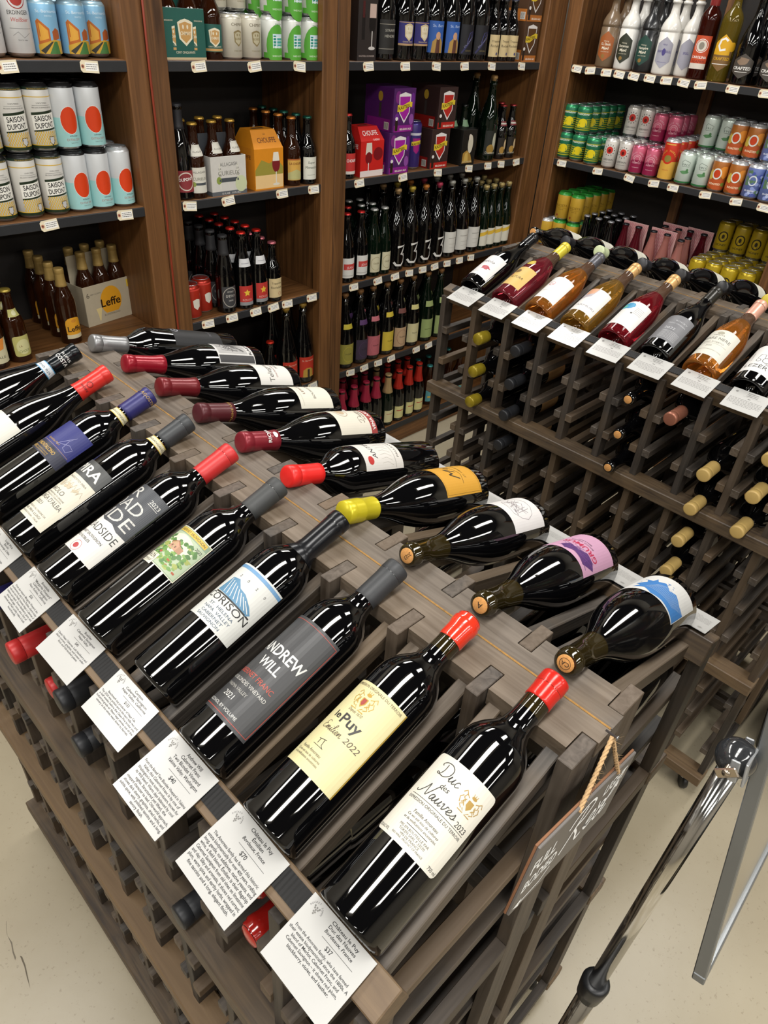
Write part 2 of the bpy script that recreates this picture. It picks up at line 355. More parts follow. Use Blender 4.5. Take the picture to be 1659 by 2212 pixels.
# ---------------------------------------------------------------- waterfall wine racks
SL = .845                                          # row spacing in pitches
def rack(xf, sg, y0, pt, label, n=10, rz=0):
    """xf = outer face of the front posts, sg = direction from front to ridge"""
    root = empty('wine_rack', W(xf+sg*1.4, y0+5*pt, -FZ), label, 'wine rack')
    inv = Matrix.Translation(-root.location)
    X = lambda d: xf+sg*d
    def add(name, d0, d1, ya_, yb_, za, zb, mat, bev=.0008):
        a, b = sorted((X(d0), X(d1)))
        o = pb(name, a, ya_, za, b, yb_, zb, mat, None, bev); o.parent = root; o.location = o.location-root.location; return o
    yN = y0+n*pt+.15
    for k in range(n+1):
        y = y0+k*pt
        for z0, z1 in ((-8.3, -5.98), (-11.75, -8.6), (-15.2, -12.05)):
            add('front_post', 0, .3, y, y+.15, z0, z1, RKB['Z'])
        add('back_post', 2.27, 2.66, y, y+.15, -15.2, -5.052+rz, RKS['Z'])
        for s in (-1, 1):
            if (k == 0 and s == -1) or (k == n and s == 1): continue
            ya_ = y+.15 if s == 1 else y-.165
            for j in range(10):
                z = -6.81-SL*j+.06
                if abs(z+8.45) < .1 or abs(z+11.9) < .1: z -= 0
                add('slat', -.03, 2.66, ya_, ya_+.165, z-.17, z, RKS['X'])
            # sloping display slat from beam to ridge
            d0, za, d1, zb = .30, -5.93, 2.45, -5.2
            L = math.hypot(d1-d0, zb-za)*P; t = math.atan2(zb-za, d1-d0)
            yd = y+.19 if s == 1 else y-.185
            key = ('ds', round(L, 4), sg)
            if key not in BOXC:
                bm = boxv(-L/2, -.145*P/2, -.0235, L/2, .145*P/2, 0, .0012); BOXC[key] = bmesh_to('display_slat', bm, RK['X'])
            o = obj('display_slat', BOXC[key], root)
            o.location = W(X((d0+d1)/2), yd+.0725, (za+zb)/2)-root.location
            o.rotation_euler = (0, -t if sg > 0 else t, 0)
    # tier rails and base
    for zt in (-8.3, -11.75, -15.2):
        add('tier_rail', -.19, .27, y0-.03, yN+.03, zt-.3, zt, RKW['Y'], .002)
        add('inner_rail', 2.66, 2.8, y0-.0, yN, zt-.35, zt, RKB['Y'])
        for k in (0, n): add('end_rail', .27, 2.27, y0+k*pt, y0+k*pt+.15, zt-.3, zt, RKB['X'])
    add('ridge_support', 2.66, 2.82, y0, yN, -5.75, -5.26, RKB['Y'])
    # front beam, tilted with the slope
    L = (yN-y0+.04)*P; t = math.radians(19)
    bm = boxv(-.033, -L/2, -.038, 0, L/2, 0, .0012)
    o = obj('front_beam', bmesh_to('front_beam', bm, RKW['Y']), root)
    o.location = W(X(.315), (y0+yN)/2, -5.74)-root.location
    o.rotation_euler = (0, -t if sg > 0 else t, 0)
    if sg < 0: o.scale = (-1, 1, 1)
    # ribbed black label strip on the beam
    vs, fs = [], []
    nr = int((L-.06)/.0024)
    for i in range(nr+1):
        y = -L/2+.034+i*(L-.06)/nr; h = .0022 if i % 2 else .0012
        vs += [(-.025, y, 0), (-.025, y, h), (-.004, y, h), (-.004, y, 0)]
    for i in range(nr):
        b = i*4
        for j in range(3): fs.append([b+j, b+j+1, b+j+5, b+j+4])
    fs += [[0, 3, 2, 1], [nr*4, nr*4+1, nr*4+2, nr*4+3]]
    s_ = obj('label_strip', mesh('label_strip', vs, fs, paint('#151414', .8)), root)
    s_.location = o.location; s_.rotation_euler = o.rotation_euler; s_.scale = o.scale
    # notched ridge board
    d_in, d_o = 2.42, 2.875
    pts = [(X(d_o), y0-.01), (X(d_o), yN+.01)]
    for k in range(n, -1, -1):
        y = y0+k*pt
        b, a = y+.16, y-.01
        if k == n: pts += [(X(2.67), yN+.01), (X(2.67), a), (X(d_in), a)]
        elif k == 0: pts += [(X(d_in), b), (X(2.67), b), (X(2.67), y0-.01)]
        else: pts += [(X(d_in), b), (X(2.67), b), (X(2.67), a), (X(d_in), a)]
    pts = [((p[0])*P-root.location.x, p[1]*P-root.location.y) for p in pts]
    if sg < 0: pts = pts[::-1]
    rb = obj('ridge_board', prism('ridge_board', pts, (-5.26+rz+FZ)*P-root.location.z, (-5.057+rz+FZ)*P-root.location.z, RK['Y']), root)
    add('glue_line', 2.87, 2.882, y0, yN, -5.2+rz, -5.052+rz, GLUE, 0)
    # castors
    for cx in (.1, 2.5):
        for cy in (.35, n*pt-.2):
            c = obj('castor', lathe('castor', [(5, -8), (22, -8), (25, -3), (25, 3), (22, 8), (5, 8)], paint('#161616', .4), 20), root)
            c.location = W(X(cx), y0+cy, -FZ)+Vector((0, 0, .025))-root.location; c.rotation_euler = (PI/2, 0, .6)
            h = obj('castor_fork', bmesh_to('castor_fork', boxv(-.012, -.014, .018, .02, .014, .062, .004), paint('#b9b9b9', .25, .9)), c)
            h.rotation_euler = (-PI/2, 0, 0)
    return root
rA1 = rack(1.53, 1, 1.16, 1.015, 'dark stained waterfall wine rack nearest the camera, its slope facing left')
rA2 = rack(7.29, -1, 1.16, 1.015, 'dark stained waterfall wine rack nearest the camera, its slope facing right')
rB1 = rack(13.78, 1, 1.17, 1.0, 'dark stained waterfall wine rack further right, slope with the rose wines', rz=-.07)
rB2 = rack(19.54, -1, 1.17, 1.0, 'dark stained waterfall wine rack further right, slope facing the right wall', rz=-.07)

# ---------------------------------------------------------------- built-in shelving
def unit(x0, x1, label, yf=18.5, dep=3.0, sl=.55, sr=.55, tops=(-1.62, -4.92, -8.38, -11.72, -15.1), rot=False, b0=None):
    """x0..x1 along the wall; rot = stands on the right wall"""
    root = empty('shelving_unit', W(*(((x0+x1)/2, yf, -FZ) if not rot else (yf, (x0+x1)/2, -FZ))), label, 'shelving unit')
    def add(name, a0, a1, d0, d1, za, zb, mat, bev=.001, parent=None):
        if rot: o = pb(name, yf+d0, a0, za, yf+d1, a1, zb, mat, None, bev)
        else: o = pb(name, a0, yf+d0, za, a1, yf+d1, zb, mat, None, bev)
        if parent is not None: o.parent = parent; o.location = o.location-root.location-parent.location
        else: o.parent = root; o.location = o.location-root.location
        return o
    A = 'Y' if rot else 'X'
    add('stile', x0, x0+sl, -.02, .38, -FZ, 4.2, SH['Z'], .003); add('stile', x1-sr, x1, -.02, .38, -FZ, 4.2, SH['Z'], .003)
    add('side_panel', x0+.02, x0+sl-.03, .38, dep, -FZ, 4.2, SH['Z']); add('side_panel', x1-sr+.03, x1-.02, .38, dep, -FZ, 4.2, SH['Z'])
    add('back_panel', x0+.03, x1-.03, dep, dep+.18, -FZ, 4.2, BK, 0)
    for zt in tops:
        b = add('shelf', x0+sl-.02, x1-sr+.02, .06, dep, zt-.22, zt, SH[A])
        add('shelf_edge', x0+sl, x1-sr, 0, .06, zt-.24, zt-.012, EDGE, .001, b)
    add('plinth', x0+sl, x1-sr, .08, .3, -FZ, tops[-1]-.24, SH[A])
    return root, add
u1, _ = unit(3.2, 10.3, 'brown wooden shelving bay at far left, with saison cans and Leffe beer')
u2, _ = unit(10.31, 16.44, 'brown wooden shelving bay second from left, with green beer carton on top shelf')
u3, _ = unit(16.45, 27.98, 'wide brown wooden shelving bay left of the corner, with purple beer boxes', sl=.5, sr=1.2)
u4, add4 = unit(-2.5, 18.47, 'brown wooden shelving along the right wall, with stoneware bottles and cans', yf=28.0, sl=.5, sr=.6, rot=True)
add4('batten', 13.25, 13.65, 2.75, 3.0, -FZ, 4.2, SH['Z'])
add4('divider', 8.0, 8.45, .3, 3.0, -15.1, -5.15, SH['Z'])
# red speaker wire between the two posts
wr = obj('red_cable', tube('red_cable', [W(10.31, 18.42, 4), W(10.29, 18.41, -2), W(10.33, 18.42, -5), W(10.3, 18.41, -9), W(10.31, 18.42, -15.9)], .0032, paint('#7c2a12', .5)))
tag(wr, 'thin red cable running down between the two left shelf posts', 'cable')
# ---------------------------------------------------------------- bottle and can kinds
PROF = {
 'bordeaux': [(10, 12), (26, 4), (33, 0), (35.8, 1.5), (37, 5), (37, 186), (36.2, 196), (33.5, 206), (28.5, 215), (22, 223), (17, 231), (14.8, 240), (14, 250), (13.6, 284), (15, 285), (15, 292), (13.8, 293), (13.6, 300), (11, 301)],
 'burgundy': [(11, 22), (28, 8), (36, 0), (40, 2), (41.5, 6), (41.5, 104), (40.6, 122), (38, 140), (34, 156), (29, 171), (24, 184), (19.5, 197), (16.6, 209), (15, 220), (14.2, 234), (13.8, 263), (15.2, 264), (15.2, 270), (13.9, 271), (13.7, 277), (11, 278)],
 'punt':     [(3, 40), (10, 37), (20, 26), (28, 10), (32, 1), (35, 0), (39, 2), (40, 6), (40, 112), (39, 128), (36.5, 146), (32, 162), (27, 178), (22, 193), (18, 206), (15.8, 218), (14.4, 236), (14, 268), (15.2, 269), (15.2, 276), (14, 277), (13.8, 283), (11, 284)],
 'beer':     [(22, 2), (28, 0), (30, 3), (30, 118), (28.5, 132), (24, 148), (18.5, 162), (15, 178), (13.4, 196), (12.9, 208), (13.6, 209), (13.6, 215), (12.5, 216), (12.5, 222), (11, 223)],
 'steinie':  [(22, 2), (29, 0), (31, 3), (31, 98), (30, 112), (25, 128), (18, 142), (14.5, 158), (13.3, 180), (12.9, 190), (13.8, 191), (13.8, 197), (12.5, 204), (11, 205)],
 'magnum':   [(26, 3), (37, 0), (41, 3), (42, 8), (42, 128), (40, 150), (35, 172), (28, 196), (21, 222), (17, 246), (15.2, 268), (14.8, 284), (16.5, 285), (16.5, 293), (14.5, 294), (14.5, 300), (12, 301)],
 'lambic':   [(26, 3), (36, 0), (40, 3), (41, 8), (41, 138), (38.5, 162), (33, 186), (26, 208), (20, 226), (16.5, 244), (15, 262), (14.8, 276), (16.4, 277), (16.4, 285), (14.5, 286), (14.5, 292), (12, 293)],
 'slim':     [(22, 3), (30, 0), (33, 3), (33.5, 7), (33.5, 120), (31, 142), (26, 164), (20, 184), (16, 204), (14.6, 226), (14.2, 240), (16, 241), (16, 248), (14, 254), (12, 255)],
 'stone':    [(30, 1), (34, 0), (37, 3), (38, 8), (38.5, 138), (37, 139), (37, 142), (38.5, 143), (38, 150), (35, 164), (28, 178), (21, 188), (17, 200), (15, 216), (14.5, 232), (18, 233), (18, 241), (14, 242), (13, 246)],
 'soda':     [(20, 2), (27, 0), (29, 3), (29, 40), (27, 62), (22, 92), (16, 122), (13, 144), (12.6, 158), (13.6, 159), (13.6, 166), (12.4, 172), (11, 173)],
}
def sub(prof, z0, z1, grow=.4, top=None):
    """slice of a profile between z0 and z1, slightly larger: foils and capsules"""
    f = interp(prof); pts = [(f(z0)+grow*.3, z0), (f(z0)+grow, z0+.3)]
    pts += [(r+grow, z) for r, z in prof if z0+1 < z < z1-1 and z > 60]
    pts += [(f(z1)+grow, z1)]
    return pts
GEO = {}
def bottle_parts(pk, glassm=None, seg=32, cap=None, labels=(), neckm=None, neck_z=None, extra=None):
    """list of (name, mesh, parent index, part label)"""
    prof = PROF[pk]; rf = interp(prof); top = prof[-1][1]; parts = []
    gk = (pk, glassm.name, seg, neckm.name if neckm else '', neck_z)
    if gk not in GEO:
        if neckm:
            f = interp(prof); pr = sorted(set([p for p in prof if p[1] > 60 or p in prof[:6]]+[]), key=lambda p: prof.index(p))
            out = []; done = False
            for p in prof:
                if not done and p[1] > neck_z: out.append((f(neck_z), neck_z)); done = True
                out.append(p)
            GEO[gk] = lathe('glass_body', out, [glassm, neckm], seg, [1 if out[i][1] >= neck_z-.01 else 0 for i in range(len(out)-1)])
        else: GEO[gk] = lathe('glass_body', prof, glassm, seg)
    parts.append(('glass_body', GEO[gk], -1, None))
    if cap:
        kind = cap[0]
        if kind == 'foil':      # long capsule
            _, z0, col, ro, met = cap[:5]
            rt = 15.0 if pk not in ('beer', 'steinie') else 13.9
            pr = [(rf(z0)+.2, z0)]+[(max(rf(z0+(top-16-z0)*q/6)+.5, rt), z0+.3+(top-16.3-z0)*q/6) for q in range(7)]
            pr += [(rt-.1, top-14.5), (rt+.8, top-13.4), (rt+.8, top-2), (rt-.2, top), (rt-3, top+.7), (.01, top+.8)]
            parts.append(('capsule', lathe('capsule', pr, paint(col, ro, met, .04, 30), seg, cap=False), -1, None))
            for it in cap[5:]:
                f = Flat(); f.items(it[1]); parts.append((it[0], f.build(it[0], cylmap(15.3, it[2]), 3, .75), len(parts)-1, None))
        elif kind == 'wax':
            _, z0, col = cap
            pr = [(rf(z0)+.3, z0), (rf(z0)+1.3, z0+2), (rf(z0)+1.4, top-21), (16.4, top-16), (16.8, top-9), (15, top-7), (15, top-3), (12, top+.5), (5, top+2), (.01, top+2)]
            parts.append(('wax_seal', lathe('wax_seal', pr, paint(col, .16, 0, .05, 30, .6), seg, cap=False), -1, None))
        elif kind == 'cork':
            parts.append(('cork', lathe('cork', [(9.6, top-4), (9.6, top+1.0), (9, top+1.4), (.01, top+1.5)], paint('#b98448', .85, 0, .35, 420), 20), -1, None))
            if len(cap) > 1:
                f = Flat(); f.items(cap[1]); parts.append(('cork_stamp', f.build('cork_stamp', lambda u, v, o: Vector((u, v, top+1.6+o)), None, .1), len(parts)-1, None))
        elif kind == 'crown':
            _, col = cap[:2]
            parts.append(('crown_cap', lathe('crown_cap', [(15.4, top-6), (15.6, top-4.5), (14.4, top-.5), (12.5, top+1), (.01, top+1.2)], paint(col, .3, .6, .05), 20), -1, None))
        elif kind == 'caged':
            _, col = cap[:2]
            parts.append(('cork', lathe('cork', [(9.5, top-3), (9.5, top+6), (14, top+9), (14.5, top+16), (11, top+20), (2, top+20.5)], paint(col, .45, .3 if col != '#c99e6b' else 0, .1), 16), -1, None))
            ts = []
            for a in range(4):
                t = a*PI/2; ts.append([(15.6*math.cos(t), 15.6*math.sin(t), top-8), (15.2*math.cos(t), 15.2*math.sin(t), top+8), (8*math.cos(t), 8*math.sin(t), top+21)])
            vs, fs = [], []
            for tt in ts:
                me = tube('w', [Vector(q)*.001 for q in tt], .0006, EDGE, 4); b = len(vs); vs += [v.co.copy() for v in me.vertices]; fs += [[b+i for i in p.vertices] for p in me.polygons]; D.meshes.remove(me)
            parts.append(('wire_cage', mesh('wire_cage', vs, fs, paint('#b8b4a8', .3, .9)), -1, None))
        elif kind == 'screw':
            _, z0, col = cap
            pr = [(rf(z0)+.8, z0), (15.4, z0+1), (15.4, top-30), (16.2, top-28)]+[(16.2+(.35 if i % 2 else 0), top-27+i*1.3) for i in range(14)]+[(16.2, top-6), (15.8, top), (14.5, top+1.5), (.01, top+1.6)]
            parts.append(('screw_cap', lathe('screw_cap', pr, paint(col, .3, .35, .05), 24), -1, None))
    for lb in labels:
        nm, u0, v0, u1, v1, phi, bg, its = lb[:8]; o = lb[8] if len(lb) > 8 else {}
        fn = cylmap(rf((v0+v1)/2), phi, rf)
        pi = len(parts); rs = [rf(v0+(v1-v0)*q/8) for q in range(9)]; vst = 4 if max(rs)-min(rs) > .05 else None
        if bg: parts.append((nm, patch(nm, u0, v0, u1, v1, fn, bg, 4, .22, o.get('rr', 0), o.get('ro', .55), vst), -1, None))
        if its:
            f = Flat(); f.items(its); parts.append(('lettering', f.build('lettering', fn, 4, .36, vstep=vst), pi if bg else 0, None))
    return parts
def can_parts(r, h, side, top, its, seg=32, rim='#b9bcc0', met=.35, phi=0, lid=None):
    s = r/33
    body = [(22*s, 1.5), (25*s, 0), (27*s, 2), (r, 9), (r, h-13), (r-1.5*s, h-9), (26.6*s, h-2.2)]
    lidp = [(26.6*s, h-2.4), (27.4*s, h-1.6), (27.4*s, h), (26*s, h), (25*s, h-4.5), (1, h-4.5)]
    lt = top if top else '#c3c6ca'
    n = len(body)-1
    parts = [('can_body', lathe('can_body', body, [paint(side, .32, met*.4, .03), paint(rim, .25, .9, .02), paint(lid or top or side, .3, .5 if not lid else .05, .03)], seg, [1, 1, 1, 0, 2, 2], cap=True), -1, None),
             ('can_lid', lathe('can_lid', lidp, paint(lid or '#c3c6ca', .25, .85 if not lid else .1, .02), seg, cap=False), -1, None)]
    tb = bmesh_to('pull_tab', boxv(-.007*s, -.004, (h-4.2)*.001, .007*s, .014*s, (h-2.8)*.001, .0006), paint('#d6d8da', .25, .9))
    if not lid: parts.append(('pull_tab', tb, 1, None))
    if its:
        f = Flat(); f.items(its)
        parts.append(('printed_design', f.build('printed_design', cylmap(r, phi), 4*s, .12, .02, .3), 0, None))
    return parts
def place(parts, name, mat, label, cat, group=None):
    root = D.objects.new(name, None); C.objects.link(root); root.empty_display_size = .02
    root.matrix_world = mat; tag(root, label, cat, group)
    os_ = []
    for nm, me, pi, lb in parts:
        o = D.objects.new(nm, me); C.objects.link(o); o.parent = root if pi < 0 else os_[pi]
        if lb: o['label'] = lb
        os_.append(o)
    return root
def upright(x, y, z, rz=0): return Matrix.Translation(W(x, y, z)) @ Matrix.Rotation(rz, 4, 'Z')
def lying(x, y, z, sg, al, yaw=0):
    """bottle base centre at (x, y, z), neck towards sg*X rising by al degrees, label on top"""
    t = math.radians(al); a = Vector((sg*math.cos(t), math.sin(math.radians(yaw)), math.sin(t))).normalized()
    n = Vector((-sg*math.sin(t), 0, math.cos(t))); n = (n-a*n.dot(a)).normalized(); u = a.cross(n)
    M = Matrix((u, -n, a)).transposed().to_4x4(); M.translation = W(x, y, z); return M
K = '#1d1c1b'; CR = '#ebe7dc'; WH = '#f0eee9'
# ---------------------------------------------------------------- the ten bottles on the left slope of the near rack
def T(s, u, v, sz, c=K, **o): return ('t', s, u, v, sz, c, o)
def crest(u, v, c, s=1):
    o = [('p', [(u-3*s, v+4*s), (u+3*s, v+4*s), (u+3*s, v-1*s), (u, v-5*s), (u-3*s, v-1*s)], c), ('e', u, v+7.6*s, 2.6*s, 1.5*s, c)]
    o += [('l', [(u+k*1.6*s, v+8*s), (u+k*2.1*s, v+11*s)], .5*s, c) for k in (-1, 0, 1)]
    for q in (-1, 1):
        for (x0, y0, x1, y1, x2, y2) in ((4, 5, 7, 7, 8, 3), (8, 3, 5, 1, 8, -2), (5, -1, 8, -4, 5, -6), (6, 6, 9, 9, 11, 6), (9, 4, 11, 1, 9, -3), (4, -5, 1, -8, 7, -8), (5, 3, 7, 0, 4, -3)):
            o.append(('l', [(u+q*x0*s, v+y0*s), (u+q*x1*s, v+y1*s), (u+q*x2*s, v+y2*s)], .75*s, c))
    return o
def script(word, u, v, s, c, w=1.1):
    """joined-up hand lettering drawn as strokes"""
    G = {'R': ([[(0, 0), (2, 5), (4, 11)], [(-2, 8), (0, 11), (5, 12), (8, 10), (6, 7), (2.5, 6), (5, 3), (7, 0), (9, .5)]], 9.5),
         'e': ([[(0, 1.2), (2.6, 2.6), (3.3, 4.3), (2, 5), (.9, 3.2), (1, 1), (2.4, 0), (4.4, 1.4)]], 4.4),
         'd': ([[(4.2, 4.2), (2.4, 5), (.8, 3), (1, .8), (2.4, 0), (4.4, 3.4), (6.6, 12)], [(4.6, 3), (4.2, .8), (5.2, 0), (6.6, 1.6)]], 6.4),
         'D': ([[(2, 11), (3, 5), (1.4, .6), (-1.2, .8), (-.6, 2), (3, .4), (7, .6), (10, 4), (9.6, 9), (5.6, 12), (0, 12), (-3, 9.6), (-1.6, 8)]], 11),
         'u': ([[(0, 1.2), (1.4, 5), (1, 1.2), (2, 0), (3.8, 2.2), (4.6, 5), (4.2, 1), (5, 0), (6.4, 1.6)]], 6.3),
         'c': ([[(3.4, 4.2), (2.2, 5), (.8, 3), (1, .8), (2.4, 0), (4.4, 1.6)]], 4.3),
         'N': ([[(-5, 2), (-3.6, .2), (-1, 1.4), (2, 7), (3, 11), (4.4, 5), (6, .4), (8.6, 7), (10.6, 12.4), (13, 11.4)]], 10),
         'a': ([[(3.8, 4.4), (2.2, 5), (.8, 3), (1, .6), (2.4, .2), (4, 4.6), (3.8, .8), (4.6, 0), (6, 1.6)]], 5.8),
         'v': ([[(0, 3.8), (1.2, 5), (1.6, 2), (2.2, 0), (4, 2.4), (4.4, 5), (6, 4.6)]], 5.6),
         's': ([[(0, .8), (2.4, 3.6), (2.8, 5), (3.8, 2.4), (3, .2), (1, .2)], [(3, .2), (5, 1.4)]], 4.6),
         'i': ([[(0, 1.2), (1.4, 5), (1, 1), (2, 0), (3.4, 1.6)], [(2, 7), (2.4, 7.6)]], 3.2),
         'l': ([[(0, 1.2), (3, 8), (3.4, 11), (2, 11), (1.2, 5), (1.2, 1), (2.2, 0), (3.6, 1.6)]], 3.4),
         'm': ([[(0, 1), (1.2, 5), (1, 0), (2.2, 4), (3.2, 5), (3.4, 0), (4.6, 4), (5.8, 5), (6, 1), (6.8, 0), (8, 1.6)]], 8),
         'n': ([[(0, 1), (1.2, 5), (1, 0), (2.4, 4), (3.8, 5), (4, 1), (5, 0), (6.4, 1.6)]], 6.2),
         'E': ([[(8, 10.6), (5, 12), (2.4, 10), (3, 7), (5.4, 6.4), (2.4, 6), (.4, 3), (1.6, .4), (4.6, 0), (7.4, 2)]], 7.4)}
    out = []; x = u
    for ch in word:
        if ch in G:
            st_, ad = G[ch]
            for p in st_:
                q = []
                for i in range(len(p)-1):     # smooth (Catmull-Rom)
                    p0, p1, p2, p3 = p[max(i-1, 0)], p[i], p[i+1], p[min(i+2, len(p)-1)]
                    for j in range(5):
                        t = j/5; q.append(tuple(.5*((2*p1[k])+(-p0[k]+p2[k])*t+(2*p0[k]-5*p1[k]+4*p2[k]-p3[k])*t*t+(-p0[k]+3*p1[k]-3*p2[k]+p3[k])*t**3) for k in (0, 1)))
                q.append(p[-1]); out.append(('l', [(x+a*s+.18*b*s, v+b*s) for a, b in q], w, c))
            x += ad*s
        else: x += 4*s
    return out, x
def S(word, u, v, s, c=K, w=.8): return script(word, u, v, s, c, w)[0]
random.seed(3)
def blob(u, v, a, b, c, n=12, j=.25): return ('p', [(u+a*(1+random.uniform(-j, j))*math.cos(2*PI*i/n), v+b*(1+random.uniform(-j, j))*math.sin(2*PI*i/n)) for i in range(n)], c)
duc = S('Duc', -22, 143, 1.15)+[T('des', -6, 134, 7.5, K, sh=.2)]+S('Nauves', -24, 120.5, 1.12)+[T('2023', 27, 118.6, 7.5, K, w=13)]+crest(20, 140, '#b8923c', 1.05)+[
 ('l', [(-31, 117), (34, 117)], .45, K), T('EXPRESSION ORIGINALE DU TERROIR', 1, 112, 4.2, K, w=66), T('Famille Amoreau', 0, 103, 4.6, K, w=28), T('Ce vin est issu de cultures', 0, 99, 3.6, K, w=36, sh=.2), T('et de vinifications ancestrales.', 0, 95, 3.6, K, w=38, sh=.2),
 ('l', [(-12, 92.3), (12, 92.3)], .5, K), T('MIS EN BOUTEILLE PAR', 0, 88, 3.4, '#55534e', w=34), T('TOKEN SARL F.33570', 0, 84.6, 3.4, '#55534e', w=30), T('VIN DE FRANCE', 0, 81.4, 3.2, '#55534e', w=22), T('RED WINE - PRODUCT OF FRANCE', 0, 78.6, 2.6, '#55534e', w=36), T('750 ml', 32, 77, 5, K, w=11), T('12.5% ALC./VOL.', -30, 77, 4.2, K, w=16)]
puy = [('r', 38, 60, 39.6, 167, '#a98a32')]+crest(-4, 146, '#c09a34', 1.2)+[('p', [(-6.4, 150), (-1.6, 150), (-1.6, 145), (-4, 142), (-6.4, 145)], '#a83a2c')]+[T('EXPRESSION ORIGINALE DU TERROIR', 0, 161, 4.4, '#5a4a38', w=68), T('Depuis 1610', -3, 132, 5, '#6a5a48', w=18, sh=.25),
 T('le', -17, 119, 10.5, '#2c2a28', b=True, w=9), T('Puy', 3, 117, 16, '#2c2a28', b=True, w=26)]+S('Emilien', -24, 104, .8, '#5a4c3c', .6)+[T('2022', 18, 104, 9, '#5a4c3c', w=19, sh=.25), ('l', [(-10, 93), (-10, 88)], .7, K), ('l', [(-12, 93), (-3, 95)], .7, K), ('l', [(-5, 94), (-4, 88), (-1, 86)], .7, K), ('l', [(-14, 86), (0, 86)], .5, K),
 T('Famille Amoreau', -10, 78, 4.8, '#4c463c', w=28), T('Ce vin est issu de cultures', -10, 73.5, 3.8, '#4c463c', w=36), T('et de vinifications ancestrales.', -10, 69.4, 3.8, '#4c463c', w=38)]
aw = [('l', [(-44, 42), (46, 42), (46, 172), (-44, 172), (-44, 42)], 1, '#b5483a'), T('ANDREW', 5, 122, 18, '#e6e4e0', b=True, w=67), T('WILL', 5, 105, 16, '#e6e4e0', b=True, w=31), T('CABERNET FRANC', 0, 88, 8.5, '#c4503e', w=62), T('TWO BLONDES VINEYARD', 0, 78, 6.2, '#d6d3cc', w=64), T('YAKIMA VALLEY', -4, 69, 5.6, '#bdbab2', w=36), T('2021', -4, 58, 8.5, '#e6e4e0', w=16), T('14% ALCOHOL BY VOLUME', -6, 46, 5.2, '#e6e4e0', w=60)]
cor = [('r', -42, 163, 42, 167.6, '#6f9ec9')]+[T(ch, -16+i*14, 151, 5, K) for i, ch in enumerate('2020')]+[('p', [(-24, 146), (-12, 148), (-2, 140), (8, 139), (22, 132), (30, 126), (26, 122), (-28, 124)], '#5c8fb0')]+[('l', [(-22+i*5, 145-i*1.6), (-16+i*6, 125)], .9, WH) for i in range(8)]+[('r', -28, 121, 32, 123, K)]+[
 T('CORISON', 0, 112, 12.5, K, w=70), T('ST.  HELENA', 2, 105, 5.2, '#34506a', w=40), T('NAPA  VALLEY', 1, 99, 5.2, '#34506a', w=44), T('CABERNET', -1, 93, 5.2, '#34506a', w=36), T('SAUVIGNON', -1, 87.4, 5.2, '#34506a', w=38)]
random.seed(5)
bue = [('r', -34, 104, 36, 168, '#f1ead0'), ('r', -33, 105, 35, 167, '#8fa487'), ('r', -32, 106, 34, 158, '#b7c6a6'), ('e', 0, 140, 26, 17, '#e6e8c8')]+[blob(random.uniform(-28, 30), random.uniform(110, 150), random.uniform(2, 4.4), random.uniform(1.6, 3.4), random.choice(['#6f9c4a', '#88ad5c', '#4f7a3c', '#a8b25a', '#5b8548'])) for _ in range(95)]+[
 ('p', [(-8, 132), (-8, 141), (-1, 145), (6, 141), (6, 132)], '#c99a7a'), ('l', [(-10, 140), (-1, 146), (8, 140)], 1.4, '#a06040'), ('p', [(6, 132), (6, 141), (14, 140), (14, 132)], '#b58a6c'), ('r', -5, 135, -3, 138, '#7a5038'), ('r', 1, 135, 3, 138, '#7a5038')]+[blob(random.uniform(-26, 28), random.uniform(110, 126), 2.6, 1.6, random.choice(['#b45a3c', '#6f9c4a', '#88ad5c'])) for _ in range(14)]+[
 ('r', -24, 159.5, 30, 166, '#e0bd48'), T('CABERNET SAUVIGNON', 3, 161, 5, K, w=50), T('2022', 27, 151, 5.4, K, w=10), ('r', -38, 100, -4, 117, '#efe9d4'), ('o', -21, 108.5, 15, 7, .5, '#8a846c'), T('BUEHLER', -21, 109, 7.4, K, w=28), T('VINEYARDS', -21, 103.5, 4, K, w=26)]
brd = [('r', -55, 45, 55, 174, '#43454a')]+[('r', -55+i*2.2, 108, -55+i*2.2+.5, 173, '#5a5d64') for i in range(50)]+[('p', [(-55, 45), (55, 45), (55, 101), (38, 100), (26, 104), (8, 102), (-6, 107), (-22, 105), (-30, 98), (-55, 99)], '#e9e6de'),
 T('BR', -4, 152, 24, '#dad7d0', w=40), T('OAD', 10, 130, 26, '#dad7d0', w=60), T('SIDE', 14, 107, 26, '#dad7d0', w=66), T('2023', 42, 158, 8, '#e6e3dc', w=17), ('r', 33, 155.6, 51, 156.3, '#e6e3dc'), T('BROADSIDE', 11, 84, 16, '#34332f', w=78), T('CABERNET SAUVIGNON', 12, 74, 5.6, '#34332f', b=True, w=56), T('PASO ROBLES', 8, 66, 5.4, '#34332f', b=True, w=36), ('e', 16, 54, 4.4, 4, '#b83236'), ('o', 16, 54, 8, 8, .5, '#b83236')]
random.seed(6)
